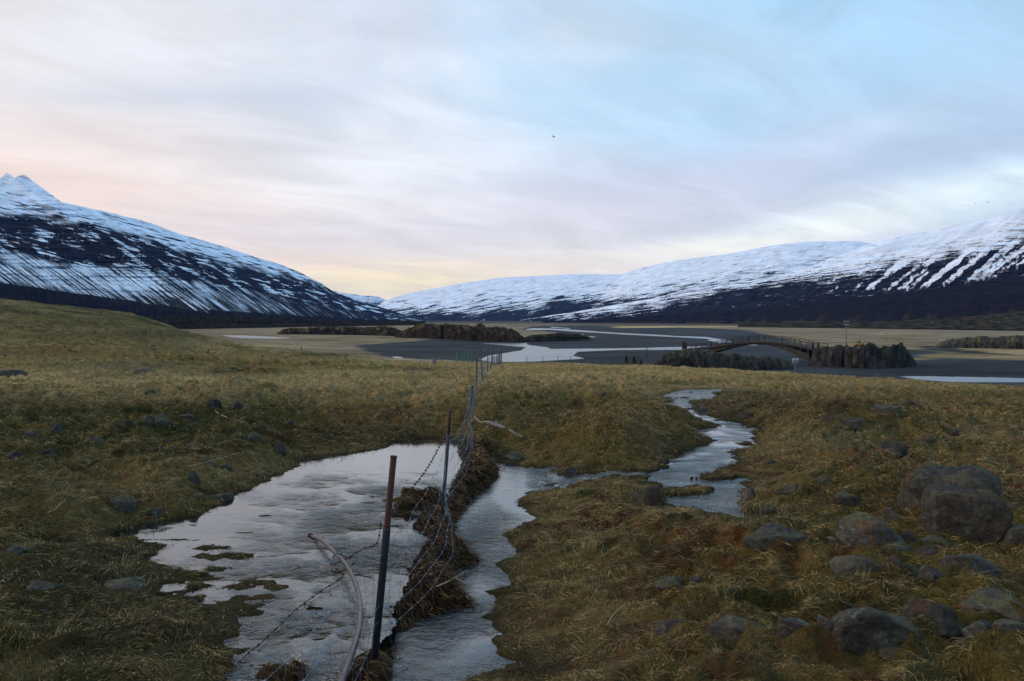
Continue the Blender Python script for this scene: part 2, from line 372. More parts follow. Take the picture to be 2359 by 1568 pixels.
river_polys = [
 [z2(*p) for p in [(1110,580),(1350,568),(1400,560),(1570,556),(1430,578),(1440,592),(1580,608),(1600,620),(2100,616),(2359,611)]]+[z3(*p) for p in [(200,913),(450,908),(560,905),(500,925),(0,927)]]+[z2(*p) for p in [(2100,628),(1800,640),(1755,665),(1850,690),(1560,706),(1400,716),(1250,722),(1090,698),(1160,668),(1390,632),(1435,608),(1330,600)]],
 [z2(*p) for p in [(1420,488),(1480,478),(1620,480),(1780,490),(2110,513),(2359,524)]]+[z3(*p) for p in [(350,852),(520,857),(680,879),(600,887),(530,868),(350,858),(0,840)]]+[z2(*p) for p in [(2110,520),(1760,501),(1600,490),(1450,492)]],
 [z2(*p) for p in [(1620,520),(1840,521),(1840,526),(1640,524)]], [z2(*p) for p in [(1750,533),(1920,538),(1920,543),(1750,539)]],
 [z2(*p) for p in [(1620,468),(1740,478),(1740,482),(1600,472)]],
 [z3(*p) for p in [(1640,1078),(1800,1079),(2100,1084),(2400,1091),(2700,1100),(2700,1122),(2359,1112),(1950,1112),(1750,1098)]],
 [z3(*p) for p in [(760,897),(820,897),(820,900),(760,900)]],
 [z2(*p) for p in [(455,676),(500,674),(540,680),(535,687),(480,684)]],
]
zs = lambda x, y: (x*.4, 358.6+y*.4)
plain_pond = [zs(*p) for p in [(1280,1036),(1400,1037),(1580,1046),(1680,1052),(1600,1055),(1400,1053),(1330,1046)]]
small_pools = [([z7(*p) for p in [(1245,178),(1290,165),(1300,150),(1370,148),(1365,160),(1340,165),(1345,185),(1290,184)]], -.35),
               ([z7(*p) for p in [(50,128),(130,126),(200,128),(190,134),(60,135)]], -.25), ([z7(*p) for p in [(765,196),(820,195),(815,205),(780,206)]], -.3),
               ([zl(*p) for p in [(395,1350),(480,1338),(470,1355),(400,1362)]], .0)]
wob = fbm(GX/.5, GY/.5, 3, 71)*.06+fbm(GX/.14, GY/.12, 3, 77)*.04
wob *= np.clip(R2/8, .8, 2.5)
sp = sdist(GX, GY, poly_pond, 1.5)+wob; sp[sp > 50] = 99
# floating moss and sedge breaking the pond's left margin, plus single clumps
mossn = fbm(GX/.38, GY/.30, 4, 101)
margin = 1.15*ss(640, 380, PX)*ss(1238, 1290, PY)+.75*ss(600, 480, PX)*ss(1370, 1450, PY)
sp = np.where(sp < 1, np.maximum(sp, (mossn+margin*1.3-1.15)*.22), sp)
for (X, Y, rx, ry) in [(480,1260,.22,.1),(520,1280,.3,.12),(500,1310,.16,.08),(560,1350,.16,.08),(600,1340,.2,.08),(640,1350,.13,.09),(590,1375,.2,.08),(450,1330,.22,.08),(520,1400,.3,.14),(560,1410,.2,.1),
                       (850,1157,.12,.06),(960,1150,.55,.22),(945,1168,.3,.14),(935,1188,.16,.07),(610,1187,.10,.05),(565,1225,.10,.04),(400,1242,.28,.04),(620,1062,.08,.03),(880,1076,.07,.03),(1010,1160,.2,.14),
                       (640,1550,.16,.12),(520,1500,.16,.1),(590,1530,.1,.04),(710,1400,.10,.03),(730,1370,.16,.03),(980,1410,.2,.05)]:
    c = P(X, Y, 0); d = np.sqrt(((GX-c[0])/rx)**2+((GY-c[1])/ry)**2)+fbm(GX/.15, GY/.1, 2, 131)*.5
    sp = np.where(sp < 1, np.maximum(sp, (1-d)*min(rx, ry)*.8), sp)
st_ = sdist(GX, GY, poly_stream, 2.0)+wob*1.2; st_[st_ > 50] = 99
st_ = np.where(st_ < 1, np.maximum(st_, (fbm(GX/.9, GY/.5, 3, 161)-.5)*.5-5*(1-ss(11, 14, R2))), st_)
sc = sdist(GX, GY, poly_chan, 1.5)+wob*.8; sc[sc > 50] = 99
for (X, Y, rx, ry) in [(1440,1100,.34,.3),(1375,1104,.22,.12),(1270,1098,.16,.05)]:
    c = P(X, Y, 0); d = np.sqrt(((GX-c[0])/rx)**2+((GY-c[1])/ry)**2)+fbm(GX/.2, GY/.15, 2, 137)*.5
    sc = np.where(sc < 1, np.maximum(sc, (1-d)*min(rx, ry)*.8), sc)
sr = np.full(GX.shape, 99.0)
rwob = fbm(GX/25, GY/25, 3, 181)*.004*R2
for pl in river_polys: sr = np.minimum(sr, sdist(GX, GY, U(pl, ZR), 60))
sr = np.where(sr < 90, sr+rwob*.5, sr)
sq = sdist(GX, GY, U(plain_pond, -6.5), 30)
shore = np.minimum(np.minimum(sp, st_), sc)
sf_ = .12+.88*ss(.1, 1.8, np.clip(shore, 0, 9))
Hn += near*(sf_*(.14*hum + .17*np.clip(hum2, -.45, 1)*(1+.5*ss(10, 25, R2))) + .03*hum3*(1-ss(14, 28, R2)))
def carve(Hc, sd, wl, w, depth, lip=.02):
    """pull the land down to a shore round one water body"""
    t = ss(0, 1, np.clip(sd/w, 0, 1))**.8
    out = wl+lip*np.clip(sd/(.12*w), 0, 1)+(np.maximum(Hc, wl+lip*2)-wl-lip)*t
    ins = wl-np.clip(-sd*.8, .0, depth)-.012
    return np.where(sd < 0, ins, np.where(sd < w, out, Hc))
Hn = carve(Hn, sp, ZP, .9, .25, .012)
# the turf dam between pond and channel keeps the pond in
FENCE_PX = [(862,1523,.0),(1019,1188,.05),(1080.4,988.6,.12),(1097,943,.05),(1113.4,893,.0),(1123,866,-.15),(1130.4,856,-.3)]
CLX = np.interp(PY, [1000,1051,1100,1150,1200,1250,1300,1350,1400,1450,1500,1568,1700], [1110,1150,1150,1140,1110,1110,1110,1080,1080,1010,1000,960,940])
dam = (PX < CLX) & (sp < .8) & (sp > 0) & (sc < .8) & (sc > 0)
Hn = np.where(dam, np.maximum(Hn, ZP+.01+.13*ss(0, .16, np.minimum(sp, sc))+.04*hum3), Hn)
Hn = carve(Hn, st_, ZS, 1.2, .25)
damtop = Hn.copy()
Hn = np.where((sp < 0) | (st_ < 0), Hn, carve(Hn, sc, wlC, np.where(dam, .25, 1.3), .25, .02))
Hn = carve(Hn, sr, ZR, 6.0, .5, .05); Hn = carve(Hn, sq, -6.5, 12.0, .5, .05)
sml = np.full(GX.shape, 99.0); smz = np.zeros(GX.shape)
for pl, z in small_pools:
    s0 = sdist(GX, GY, U(pl, z), 1.2)+wob*.8; s0[s0 > 50] = 99
    m_ = s0 < sml; sml[m_] = s0[m_]; smz[m_] = z
Hn = np.where((sml < .7) & (sp > .02) & (sc > .02), carve(Hn, sml, smz, .8, .2), Hn)
PX, PY = proj(GX, GY, Hn); PX[behind] = 5000; PY[behind] = 1500

# ------------------------------------------------------------------ ground colours (albedo of turf, straw, moss, gravel)
straw = np.array([.34,.23,.092]); olive = np.array([.100,.080,.016]); rustc = np.array([.10,.038,.012]); mossy = np.array([.050,.058,.013])
tanf = np.array([.47,.335,.15]); gravel = np.array([.030,.034,.038]); darks = np.array([.035,.028,.018]); greyg = np.array([.11,.12,.08])
def mixc(c, t, col): t = np.clip(t, 0, 1)[..., None]; return c*(1-t)+np.asarray(col)*t
n_a = fbm(GX/2.4, GY/1.6, 4, 201); n_b = fbm(GX/.8, GY/.5, 4, 211); n_c = fbm(GX/9, GY/6, 4, 221); n_d = fbm(GX/.35, GY/.3, 3, 231)
C = np.zeros(GX.shape+(3,)); C[:] = olive*.75+straw*.25
C = mixc(C, .5+1.1*n_a+.8*n_b, straw*.65)
C = mixc(C, (n_b+n_c*.4-.08)*2.4, mossy)
C = mixc(C, (n_d*.9+n_a*.6-.22)*2.2, rustc)
def blobs(C, lst):
    for X, Y, sx, sy, col, st in lst:
        g = np.exp(-.5*(((PX-X)/sx)**2+((PY-Y)/sy)**2)); g = g*(.75+.7*n_b+.4*n_a)*st
        C = mixc(C, g, col)
    return C
C = blobs(C, [
 (250,960,330,45,mossy*.9,.7),(60,1060,160,50,mossy*1.1,.6),(250,1340,280,60,olive*.45,.6),(150,1520,300,40,rustc*.45+olive*.2,.5),(1500,1330,160,60,rustc*.5+olive*.2,.45),(1900,1400,350,80,olive*.5,.5),(2100,1180,260,60,olive*.6,.5),(1280,910,120,16,olive*.8,.6),
 (500,876,650,24,tanf*1.0,1.25),(1000,885,200,40,tanf*.9,1.1),(700,915,160,14,tanf*.8,.8),(1900,900,420,16,tanf*.7,.7),(300,905,260,14,tanf*.9,.6),(820,950,45,10,rustc,.9),(930,948,35,7,rustc*.8,.9),(760,980,120,16,rustc*1.2,.5),(880,1000,150,14,darks*1.3,.5),(820,1015,160,18,olive*.5,.7),
 (1250,925,90,40,mossy*1.1,.8),(1400,868,350,22,tanf*.95,1.0),(1430,990,130,45,straw*.8,.7),(620,940,70,22,mossy*1.2,.8),(450,960,60,20,mossy*.9,.6),(1250,1000,110,28,olive*1.1,.6),
 (1850,930,150,18,darks*1.5,.7),(1950,1010,170,20,greyg,.7),(1930,975,60,12,greyg*.7,.7),(1820,1000,70,40,straw*.85,.7),(2280,1000,120,60,tanf*.75,.6),(2150,890,250,14,tanf*.7,.7),(1700,870,260,10,tanf*.85,.8),
 (1640,935,90,12,darks*1.6,.7),(1560,1010,70,30,darks*2,.5),(1470,960,90,25,straw*.8,.6),(1600,1235,60,22,rustc*.9,.9),(1580,1290,60,16,rustc*.9,.7),(2050,1350,60,16,rustc*.8,.9),(340,1440,45,10,rustc*.7,.95),(1240,1400,50,35,rustc*.9,.8),
 (140,1150,130,45,straw*.85,.75),(560,1080,160,25,straw*.85,.5),(330,1080,200,16,straw*.8,.5),(300,1380,60,10,mossy*1.6,.7),(1540,1480,250,60,straw*.6,.5),(1430,1410,150,30,straw*.7,.6),(1200,1540,80,20,rustc*.8,.7),
 (100,1300,200,40,darks*1.6,.6),(200,1500,220,50,olive*.55,.6),(1850,1190,100,20,mossy*1.3,.5),(130,1540,140,25,straw*.9,.5),(150,1420,100,15,olive*.6,.5)])
# wet dark turf at every near shore, and the peaty dam by the fence
shore = np.minimum(np.minimum(sp, st_), np.minimum(sc, sml))
Cb = C.copy()
C = mixc(C, np.exp(-np.clip(shore, 0, 9)/.16)*.75, np.array([.026,.018,.009]))
peat = (PX < CLX+20)*np.clip(1-np.minimum(np.clip(sp, 0, 9)+0, 9)/.9, 0, 1)*np.clip(1-np.clip(sc, 0, 9)/.9, 0, 1)
C = mixc(C, peat*1.8, np.array([.030,.015,.007]))
C = mixc(C, (sp > 0)*(sp < 1)*ss(620, 500, PX)*ss(1225, 1250, PY)*.6, np.array([.055,.05,.018]))
C[shore < 0] = (.03, .027, .02)
# the far flats
ff = ss(60, 110, R2)
Cf = np.zeros_like(C); Cf[:] = np.array([.215,.160,.095])
nearm = ss(-5.6, -4.0, H); Cf = mixc(Cf, nearm*.8, tanf*.55); Cf = mixc(Cf, nearm*np.clip(fbm(GX/7, GY/4, 4, 281)*1.8, 0, 1), olive*.8)
f3 = fbm(GX/6, GY/3.2, 4, 271); f1 = fbm(GX/60, GY/30, 4, 251); f2 = fbm(GX/18, GY/9, 4, 261)
Cf = mixc(Cf, (f2+f1*.5-.05)*1.6*(R2 < 450), olive*1.0)
Cf = mixc(Cf, (f1*1.2-.25), tanf*.55)
green = ss(640, 420, PX)*(H > -4.5)*ss(840, 765, PY+PX*.06)
Cf = mixc(Cf, green*(.72+.5*f2), np.array([.072,.064,.019])); Cf = mixc(Cf, green*(f3*2.0+.05), np.array([.030,.032,.010])); Cf = mixc(Cf, green*(-f3*1.6-.15), tanf*.36)
Cf = mixc(Cf, np.exp(-.5*(((PX-80)/150)**2+((PY-800)/12)**2))*.9, np.array([.13,.07,.035]))
C = C*(1-ff[..., None])+Cf*ff[..., None]
C = blobs(C, [(560,852,100,8,olive*.35,1.1),(450,826,60,5,np.array([.07,.04,.015]),.9),(750,816,80,4,olive*.45,.9),(130,808,140,9,np.array([.12,.06,.025]),.9),(300,842,120,7,greyg*.6,.8),(250,862,60,5,darks*1.2,.6),
 (640,836,150,4,olive*.5,.8),(880,845,130,4,mossy*.8,.9),(980,850,60,4,darks*1.6,.7),(1000,866,120,3,mossy,.5),(330,770,160,8,olive*.5,.7),(150,745,140,9,olive*.6,.7),(120,775,160,5,mossy*.8,.7),(1300,850,90,4,rustc*1.3,.5),(1700,905,90,6,mossy*.8,.7),(1560,880,70,5,mossy,.7),(1850,868,160,4,olive*.6,.6),(2250,905,120,5,olive*.5,.6)])
def band(poly, z, col, st=1.0, soft=2.0):
    global C
    s0 = sdist(GX, GY, U(poly, z), 80)+(f2*.012*R2)
    C = mixc(C, ss(soft, -soft, s0)*st, col)
grv = [(815,797),(900,788),(1020,780),(1130,777),(1205,779),(1290,768),(1195,760),(1230,752),(1350,750),(1500,753),(1700,760),(1780,775),(1860,795),(2000,803),(2110,806),(2359,824),(3100,860),(3100,900),(2050,890),(1700,876),(1600,842),(1150,845),(1040,829),(960,827),(880,819)]
band([(1420,780),(1700,790),(2000,812),(2110,806),(2400,840),(2400,838),(2100,818)], -6.95, tanf*.6, .3)
band(grv, -6.95, gravel, 1.0, 1.5)
band([z3(*p) for p in [(1640,1078),(1800,1060),(2359,1075),(2359,1010),(1900,1000),(1700,1020),(1600,1060)]], -6.95, gravel*.55, .8, 2)
band([z3(*p) for p in [(1650,990),(1900,975),(2359,985),(2600,1000),(2600,960),(2000,940),(1800,950)]], -6.9, tanf*.45, .9, 2)
band([z3(*p) for p in [(1750,905),(2359,905),(2600,900),(2600,970),(2000,945),(1760,925)]], -6.9, gravel*.75, .9, 2)
band([z3(*p) for p in [(2000,920),(2359,905),(2600,905),(2600,962),(2359,958),(2060,935)]], -6.9, tanf*.8, .95, 2)
band([z3(*p) for p in [(0,806),(700,800),(1500,812),(2359,800),(2359,790),(0,795)]], -6.9, tanf*1.15, .9, 10)
band([z3(*p) for p in [(330,812),(780,818),(850,840),(600,850),(300,845)]], -6.9, gravel*1.3, .8, 4)
far2 = ss(900, 1500, R2); C = mixc(C, far2*ss(1000, 1500, PX)*.8, np.array([.05,.043,.035]))
C = mixc(C, ss(1500, 2500, R2)*.9, np.array([.035,.035,.035]))
fv = fbm(GX/55, GY/14, 5, 291); fw = fbm(GX/16, GY/5, 4, 293)
C = C*(1+ss(90, 160, R2)*np.clip(.75*fv+.5*fw, -.55, .8))[..., None]
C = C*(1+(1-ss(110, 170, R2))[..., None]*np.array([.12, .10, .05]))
C[(sr < 0) | (sq < 0)] = (.05, .052, .055)

idx = np.arange(nR*nA_).reshape(nR, nA_)
nxt = np.roll(idx, -1, axis=1)
# column order: central wedge then clockwise rest, wrapping to the first column
q = np.stack([idx[:-1], nxt[:-1], nxt[1:], idx[1:]], -1).reshape(-1, 4)
V = np.stack([GX, GY, Hn], -1).reshape(-1, 3)
V2 = np.vstack([V, [[0, 0, Hn[0].mean()]]])
Cg = C*(1-.42*(1-ss(22, 48, R2)))[..., None]  # near thatch darkened: shade in the gaps between blades put into its colour
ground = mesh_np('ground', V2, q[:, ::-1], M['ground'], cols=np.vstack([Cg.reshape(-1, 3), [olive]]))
bmc = bmesh.new(); bmc.from_mesh(ground.data); bmc.verts.ensure_lookup_table()
cv_ = bmc.verts[len(V)]; ring = [bmc.verts[i] for i in idx[0]]
for i in range(nA_):
    f = bmc.faces.new((cv_, ring[(i+1) % nA_], ring[i])); f.smooth = True
bmc.to_mesh(ground.data); bmc.free()
tag(ground, kind='structure')

def gi(x, y, arr):
    a = np.arctan2(x, y); r = np.hypot(x, y)
    ia = np.clip(np.interp(a, azc, np.arange(len(azc))), 0, len(azc)-1.001)
    ir = np.clip(np.interp(r, RR, np.arange(nR)), 0, nR-1.001)
    i0 = ir.astype(int); j0 = ia.astype(int); fi = ir-i0; fj = ia-j0
    if arr.ndim == 3: fi = fi[..., None]; fj = fj[..., None]
    return (arr[i0, j0]*(1-fi)+arr[i0+1, j0]*fi)*(1-fj)+(arr[i0, j0+1]*(1-fi)+arr[i0+1, j0+1]*fi)*fj
def gz(x, y): return float(gi(np.array([x]), np.array([y]), Hn)[0])
def G(X, Y, z=0.0):
    """ground point seen at a picture point"""
    p = P(X, Y, z)
    for r in np.geomspace(3.7, 900, 1500):
        q_ = PR(X, Y, r)
        if q_[2] <= gz(q_[0], q_[1]): return q_
    return p

def water(name, sd, wl, mat, ripple, zmask=None):
    m = sd < 0
    if zmask is not None: m &= zmask
    m = m & (np.abs(A2) < 1.2)
    fm = m[:-1, :] | m[1:, :]; fm = fm | np.roll(fm, -1, 1)
    # one more ring so the sheet runs under the bank
    fm2 = fm.copy(); fm2[1:] |= fm[:-1]; fm2[:-1] |= fm[1:]; fm2 |= np.roll(fm, 1, 1) | np.roll(fm, -1, 1)
    fq = q.reshape(nR-1, nA_, 4)[fm2 if zmask is None else fm]
    used, inv = np.unique(fq, return_inverse=True)
    vv = V[used].copy(); w = np.broadcast_to(wl, GX.shape).reshape(-1)[used]; vv[:, 2] = w
    return tag(mesh_np(name, vv, inv.reshape(-1, 4)[:, ::-1], mat, attrs={'ripple': np.broadcast_to(ripple, GX.shape).reshape(-1)[used]}), kind='structure')
rip = 1.15*np.exp(-.5*((PX-(900-(PY-1180)*.5))/150)**2)*ss(1110, 1200, PY)+.38*ss(1230, 1380, PY)
water('pond_water', sp, ZP, M['pond'], np.clip(rip*np.clip(.42+1.1*fbm(GX/.9+GY*.3, GY/.9, 4, 305), .1, 1.2), .008, 1.5))
water('stream_water', st_, ZS+0*GX, M['stream'], np.clip(.10+.4*ss(1060, 1110, PY)+.35*fbm(GX/.8, GY/.5, 2, 311)+.35*ss(975, 930, PY), .03, 1))
casc = ss(1200, 1260, PX)*ss(1160, 1110, PY)
cw = wlC+casc*.02*fbm(GX/.35, GY/.16, 2, 321)
water('channel_water', np.where(sp < 0, 99, sc), cw, M['stream'], np.clip(.03+1.3*casc+.8*ss(1190, 1260, PY)*(.6+.6*fbm(GX/.8, GY/.8, 2, 331))+.5*np.exp(-.5*(((PX-1080)/60)**2+((PY-1270)/40)**2)), .06, 1.6), (sp > 0))
water('pool_water', sml, smz, M['stream'], .15, (sp > 0))
water('river_water', sr, ZR, M['river'], np.clip(.15+.6*ss(812, 835, PY)*ss(1000, 1200, PX)*(PX < 1500), .05, 1.2))
water('lagoon_water', sq, -6.5, M['river'], .9)

# ------------------------------------------------------------------ mountains: real ridges kilometres away
def slope(name, ridge, shift, nS, nT, colf, disp, rock_seed, power=1.0, back=1.5, foot_shift=0.0):
    """ridge: (X, Y, ridge distance, foot distance). A fall line leans by `shift` pictured units per unit of drop."""
    ridge = np.array(ridge, float); xs = ridge[:, 0]; s = np.linspace(xs[0], xs[-1], nS); t = np.linspace(0, 1, nT)
    # round off the ridge line a little
    Yr = np.interp(s, xs, ridge[:, 1]); kk = 2; Yr = np.convolve(np.pad(Yr, kk, mode='edge'), np.ones(2*kk+1)/(2*kk+1), 'valid')
    Yr = Yr+disp[0]*fbm(s/55, s*0+rock_seed, 5, rock_seed)+disp[0]*.5*np.abs(gn(s/9, s*0, rock_seed+5))
    Rr = np.interp(s, xs, ridge[:, 2]); Rf = np.interp(s, xs, ridge[:, 3])
    Yf = 736+9.2/Rf*F/K
    Xf = s+shift*(Yf-Yr)
    T, S_ = np.meshgrid(t, s, indexing='ij')
    Yn = Yf+(Yr-Yf)*T; Xn = Xf+(s-Xf)*T
    Rn = Rf+(Rr-Rf)*T**power
    gul = ridged(S_/disp[2], T*disp[3]+S_*0.002, 4, rock_seed+3)
    Rn = Rn*(1+disp[1]*(gul-.2)*np.sin(np.pi*np.clip(T, 0, 1))**.7)
    strat = fbm(S_/160, Yn/7, 3, rock_seed+8); Rn = Rn*(1+.012*strat*np.sin(np.pi*T))
    ang = np.arctan((Xn-1179.5)*K/F); te = -(Yn-736)*K/F*np.cos(ang)
    x = Rn*np.sin(ang); y = Rn*np.cos(ang); z = CAMZ+Rn*te
    # the far side falls away behind the ridge
    xb = x[-1]*1.25; yb = y[-1]*1.25; zb = z[-1]*.3
    V = np.concatenate([np.stack([x, y, z], -1), np.stack([xb, yb, zb], -1)[None]], 0)
    Cc = colf(Xn, Yn, S_, T); Cc = np.concatenate([Cc, Cc[-1:]], 0)
    n, k = V.shape[:2]; ii = np.arange(n*k).reshape(n, k)
    f = np.stack([ii[:-1, :-1], ii[:-1, 1:], ii[1:, 1:], ii[1:, :-1]], -1).reshape(-1, 4)
    return tag(mesh_np(name, V.reshape(-1, 3), f, M['mountain'], cols=Cc.reshape(-1, 3)), kind='structure')
SN = np.array([.74,.82,.93]); RK = np.array([.010,.012,.019]); RB = np.array([.020,.016,.016]); GS = np.array([.026,.027,.020])
def mixm(m, a, b_): m = np.clip(m, 0, 1)[..., None]; return a*(1-m)+b_*m
def ip(x, pts): p = np.array(pts, float); return np.interp(x, p[:, 0], p[:, 1])

def col_left(X, Y, s, t):
    top = ip(X, [(-400,470),(0,496),(160,512),(320,545),(460,592),(560,617),(680,641),(740,660),(1000,735)])
    low = ip(X, [(-400,540),(0,575),(100,597),(180,617),(260,616),(360,632),(500,656),(600,672),(720,697),(1000,745)])
    bot = ip(X, [(-400,620),(0,650),(120,668),(260,688),(360,706),(480,722),(600,728),(760,735),(1000,760)])
    w = 14*fbm(s/60, t*4, 4, 5)
    st = fbm(X/75, (Y-.26*X)/4.0, 4, 7)*.8+fbm(X/40, Y/3.2, 3, 8)*.35; streak = fbm(s/5.0, t*4.5, 4, 11); strk2 = fbm(s/2.2, t*3.5, 2, 15); blot = fbm(s/35, t*9, 4, 19)
    up = ss(3, -9, Y-top-w)                     # above the cliffs
    cliff = ss(-6, 6, Y-top-w)*ss(6, -6, Y-low-w*.7)
    scree = ss(-5, 5, Y-low-w*.7)*ss(16, -16, Y-bot-w*.4)
    snow_up = .97-2.6*np.clip(st-.30+.45*blot+.3*ss(-50, 0, Y-top), 0, 1)
    snow_cl = (st*1.1+blot*1.2+streak*.2-.42)*5
    amt = ip(X, [(0,.2),(100,.42),(300,.36),(450,.12),(600,-.1),(720,-.3),(960,-.6)])
    snow_sc = (streak*.9+strk2*.75+blot*.35+amt-.12-.35*ss(-30, 20, Y-bot))*3.2
    gr = fbm(X/3.2, Y/1.9, 3, 23); snow_up = snow_up-.55*np.clip(gr-.25, 0, 1); snow_cl = snow_cl+1.6*gr; snow_sc = snow_sc+1.0*gr
    m = up*np.clip(snow_up, 0, 1)+cliff*np.clip(snow_cl, 0, .9)+scree*np.clip(snow_sc, 0, .9)
    rk = mixm(.5+blot, RK, RB); rk = mixm(ss(0, 40, Y-low)*.7, rk, GS)
    return mixm(m, rk, SN)
left_ridge = [(-900,330,2300,900),(-500,380,2600,1100),(-150,425,2900,1500),(-20,420,3000,1650),(8,412,3020,1680),(22,399,3030,1700),(34,414,3040,1700),(46,408,3050,1700),(62,403,3060,1720),(78,430,3080,1750),(100,452,3100,1800),(130,463,3150,1850),(200,478,3250,2000),(330,508,3500,2300),(420,540,3700,2600),(500,563,3850,2900),(590,592,4100,3200),(650,610,4300,3500),(700,632,4500,3800),(740,652,4700,4200),(770,672,4900,4500),(800,684,5100,4700),(870,705,5500,5200),(940,728,6000,5700),(1010,742,6500,6300)]
slope('mountain', left_ridge, 1.35, 2200, 400, col_left, (1.6, .010, 26, 2.0), 61)

def col_lowleft(X, Y, s, t):
    n = fbm(X/12, Y/20, 4, 25); c = mixm(.4+n, RK*.8, RB*.9); return mixm(ss(.3, 0, t)*.8, c, GS)
slope('hill', [(-700,600,1500,900),(-200,635,1500,950),(0,650,1550,1000),(120,668,1600,1050),(260,687,1700,1150),(360,701,1800,1250),(480,713,1900,1400),(600,721,2100,1600),(750,731,2400,1900),(900,737,3000,2500)], .1, 900, 70, col_lowleft, (3.0, .05, 12, 1.0), 77)

def strata_snow(X, Y, s, t, line, lo_amt, seed, slant=0.0):
    w = 10*fbm(X/90, Y/60, 4, seed)
    Yr_ = Y+slant*X; st = fbm(X/60, Yr_/2.6, 4, seed+1); st2 = fbm(X/22, Yr_/1.5, 3, seed+2); blot = fbm(X/45, Yr_/8, 4, seed+3)
    d = Y-line-w
    v = np.interp(d, [-90, -45, -20, 0, 12, 24], [1.12, .98, .72, .22, -.3, -.9])
    return np.clip((v-1.0*np.clip(st, -.4, .9)-.55*st2-.5*blot*.8-.45*fbm(X/4, Y/1.6, 3, seed+5)+lo_amt)*3.0, 0, 1)
def col_mid(X, Y, s, t):
    line = ip(X, [(880,712),(950,716),(1050,712),(1150,706),(1300,690),(1430,686),(1560,672),(1700,650),(1850,632),(2050,600)])
    m = strata_snow(X, Y, s, t, line, .05, 31, .18)
    n = fbm(X/25, Y/10, 4, 35); c = mixm(.4+n, RK, RB*.9)*(1+.9*fbm(s/11, t*3, 4, 37))[..., None]; return mixm(m, c, SN)
slope('mountain', [(860,712,9000,7200),(885,693,8800,7000),(920,682,8600,6800),(950,673,8500,6600),(1000,665,8200,6200),(1050,655,8000,6000),(1150,640,7600,5500),(1300,632,7200,5000),(1430,632,6800,4600),(1500,611,6200,4300),(1560,600,6000,4100),(1680,585,5700,3900),(1750,570,5600,3800),(1850,557,5500,3700),(1980,556,5500,3600),(2060,575,5500,3600),(2200,580,5500,3500)], -.9, 1300, 300, col_mid, (1.0, .004, 40, 1.5), 91)
def col_far(X, Y, s, t):
    st = fbm(X/30, Y/2.2, 3, 41); return mixm(1.3-1.1*np.clip(st+.1, 0, 1)*1.5-ss(690, 706, Y), RK, SN)
slope('mountain', [(760,668,13500,11500),(800,676,13000,11000),(830,680,13000,11000),(870,683,13000,11000),(895,693,13000,11000),(960,705,13000,11000)], 0, 240, 60, col_far, (.5, .01, 30, 2), 99)
def col_right(X, Y, s, t):
    line = ip(X, [(1400,716),(1550,690),(1695,656),(1855,636),(2015,618),(2095,596),(2215,576),(2359,548),(2700,480)])
    m = strata_snow(X, Y, s, t, line, .18, 51, .13)
    bot = ip(X, [(1700,640),(1900,668),(2050,668),(2115,664),(2359,628),(2700,560)])
    chn = fbm(s/34+.30*fbm(X/30, Y/14, 3, 58), t*2.2, 3, 57); chf = fbm(X/7, Y/9, 3, 59)
    inb = ss(-8, 4, Y-line)*ss(4, -8, Y-bot-8*chf); amt = ip(X, [(1850,-.9),(1930,-.28),(2050,-.22),(2130,-.04),(2359,.10),(2700,.3)])
    chute = np.clip((chn*1.7+chf*.45+amt-.06)*4.5, 0, 1)*inb
    n = fbm(X/20, Y/8, 4, 55); c = mixm(.4+n, RK*.95, RB*.9)*(1+.9*fbm(s/11, t*3, 4, 38))[..., None]; return mixm(np.maximum(m, chute), c, SN)
slope('mountain', [(1150,742,5200,5000),(1300,722,4600,4400),(1430,700,4300,4000),(1550,679,4100,3700),(1700,651,3900,3200),(1800,632,3800,3000),(1870,612,3750,2900),(1940,585,3750,2800),(2000,563,3700,2700),(2080,543,3650,2600),(2140,534,3600,2550),(2200,520,3500,2500),(2300,498,3400,2400),(2340,486,3350,2350),(2359,476,3300,2350),(2420,455,3300,2300),(2600,430,3200,2200),(3200,390,3000,1800)], -1.15, 1500, 340, col_right, (1.3, .006, 34, 1.5), 103)
def col_foot(X, Y, s, t):
    n = fbm(X/26, Y/7, 4, 65); n2 = fbm(s/14, t*2, 4, 67); c = mixm(.5+n, RK*.9, RB*1.0)
    c = mixm(ss(.55, .1, t)*np.clip(n2*1.6-.1, 0, 1), c, np.array([.055,.037,.025])); return mixm(ss(.22, .02, t)*(.5+n), c, np.array([.06,.048,.032]))
slope('hill', [(1250,742,2600,2300),(1415,731,2500,2000),(1560,722,2400,1800),(1695,713,2300,1650),(1820,702,2200,1550),(1935,690,2100,1450),(2040,676,2000,1350),(2135,666,1950,1300),(2250,655,1900,1200),(2359,646,1850,1150),(2600,625,1800,1000),(3200,600,1700,900)], -.5, 1100, 160, col_foot, (1.4, .007, 22, 1.5), 113)
# low brown rise on the right of the valley and dark scrubby strips on the plain
def col_rise(X, Y, s, t):
    n = fbm(X/30, Y/3, 4, 69); return mixm(.5+n*1.2, np.array([.018,.018,.016]), np.array([.06,.05,.034]))
slope('hill', [(1700,747,1150,1000),(1800,742,1150,950),(1900,742,1100,900),(2000,744,1100,850),(2100,737,1000,800),(2230,728,1000,750),(2359,716,1000,700),(2600,706,1000,650),(3000,700,1000,600)], 0, 600, 60, col_rise, (1.2, .03, 20, 1), 121)
def col_dark(X, Y, s, t):
    n = fbm(X/10, Y/5, 4, 70); return mixm(.5+n, np.array([.014,.013,.011]), np.array([.03,.026,.018]))
slope('hill', [(280,741,800,700),(340,729,820,740),(450,726,900,800),(600,729,1000,900),(700,734,1100,1000),(800,738,1200,1100),(980,742,1400,1300)], 0, 500, 24, col_dark, (2.2, .02, 8, 1), 127)

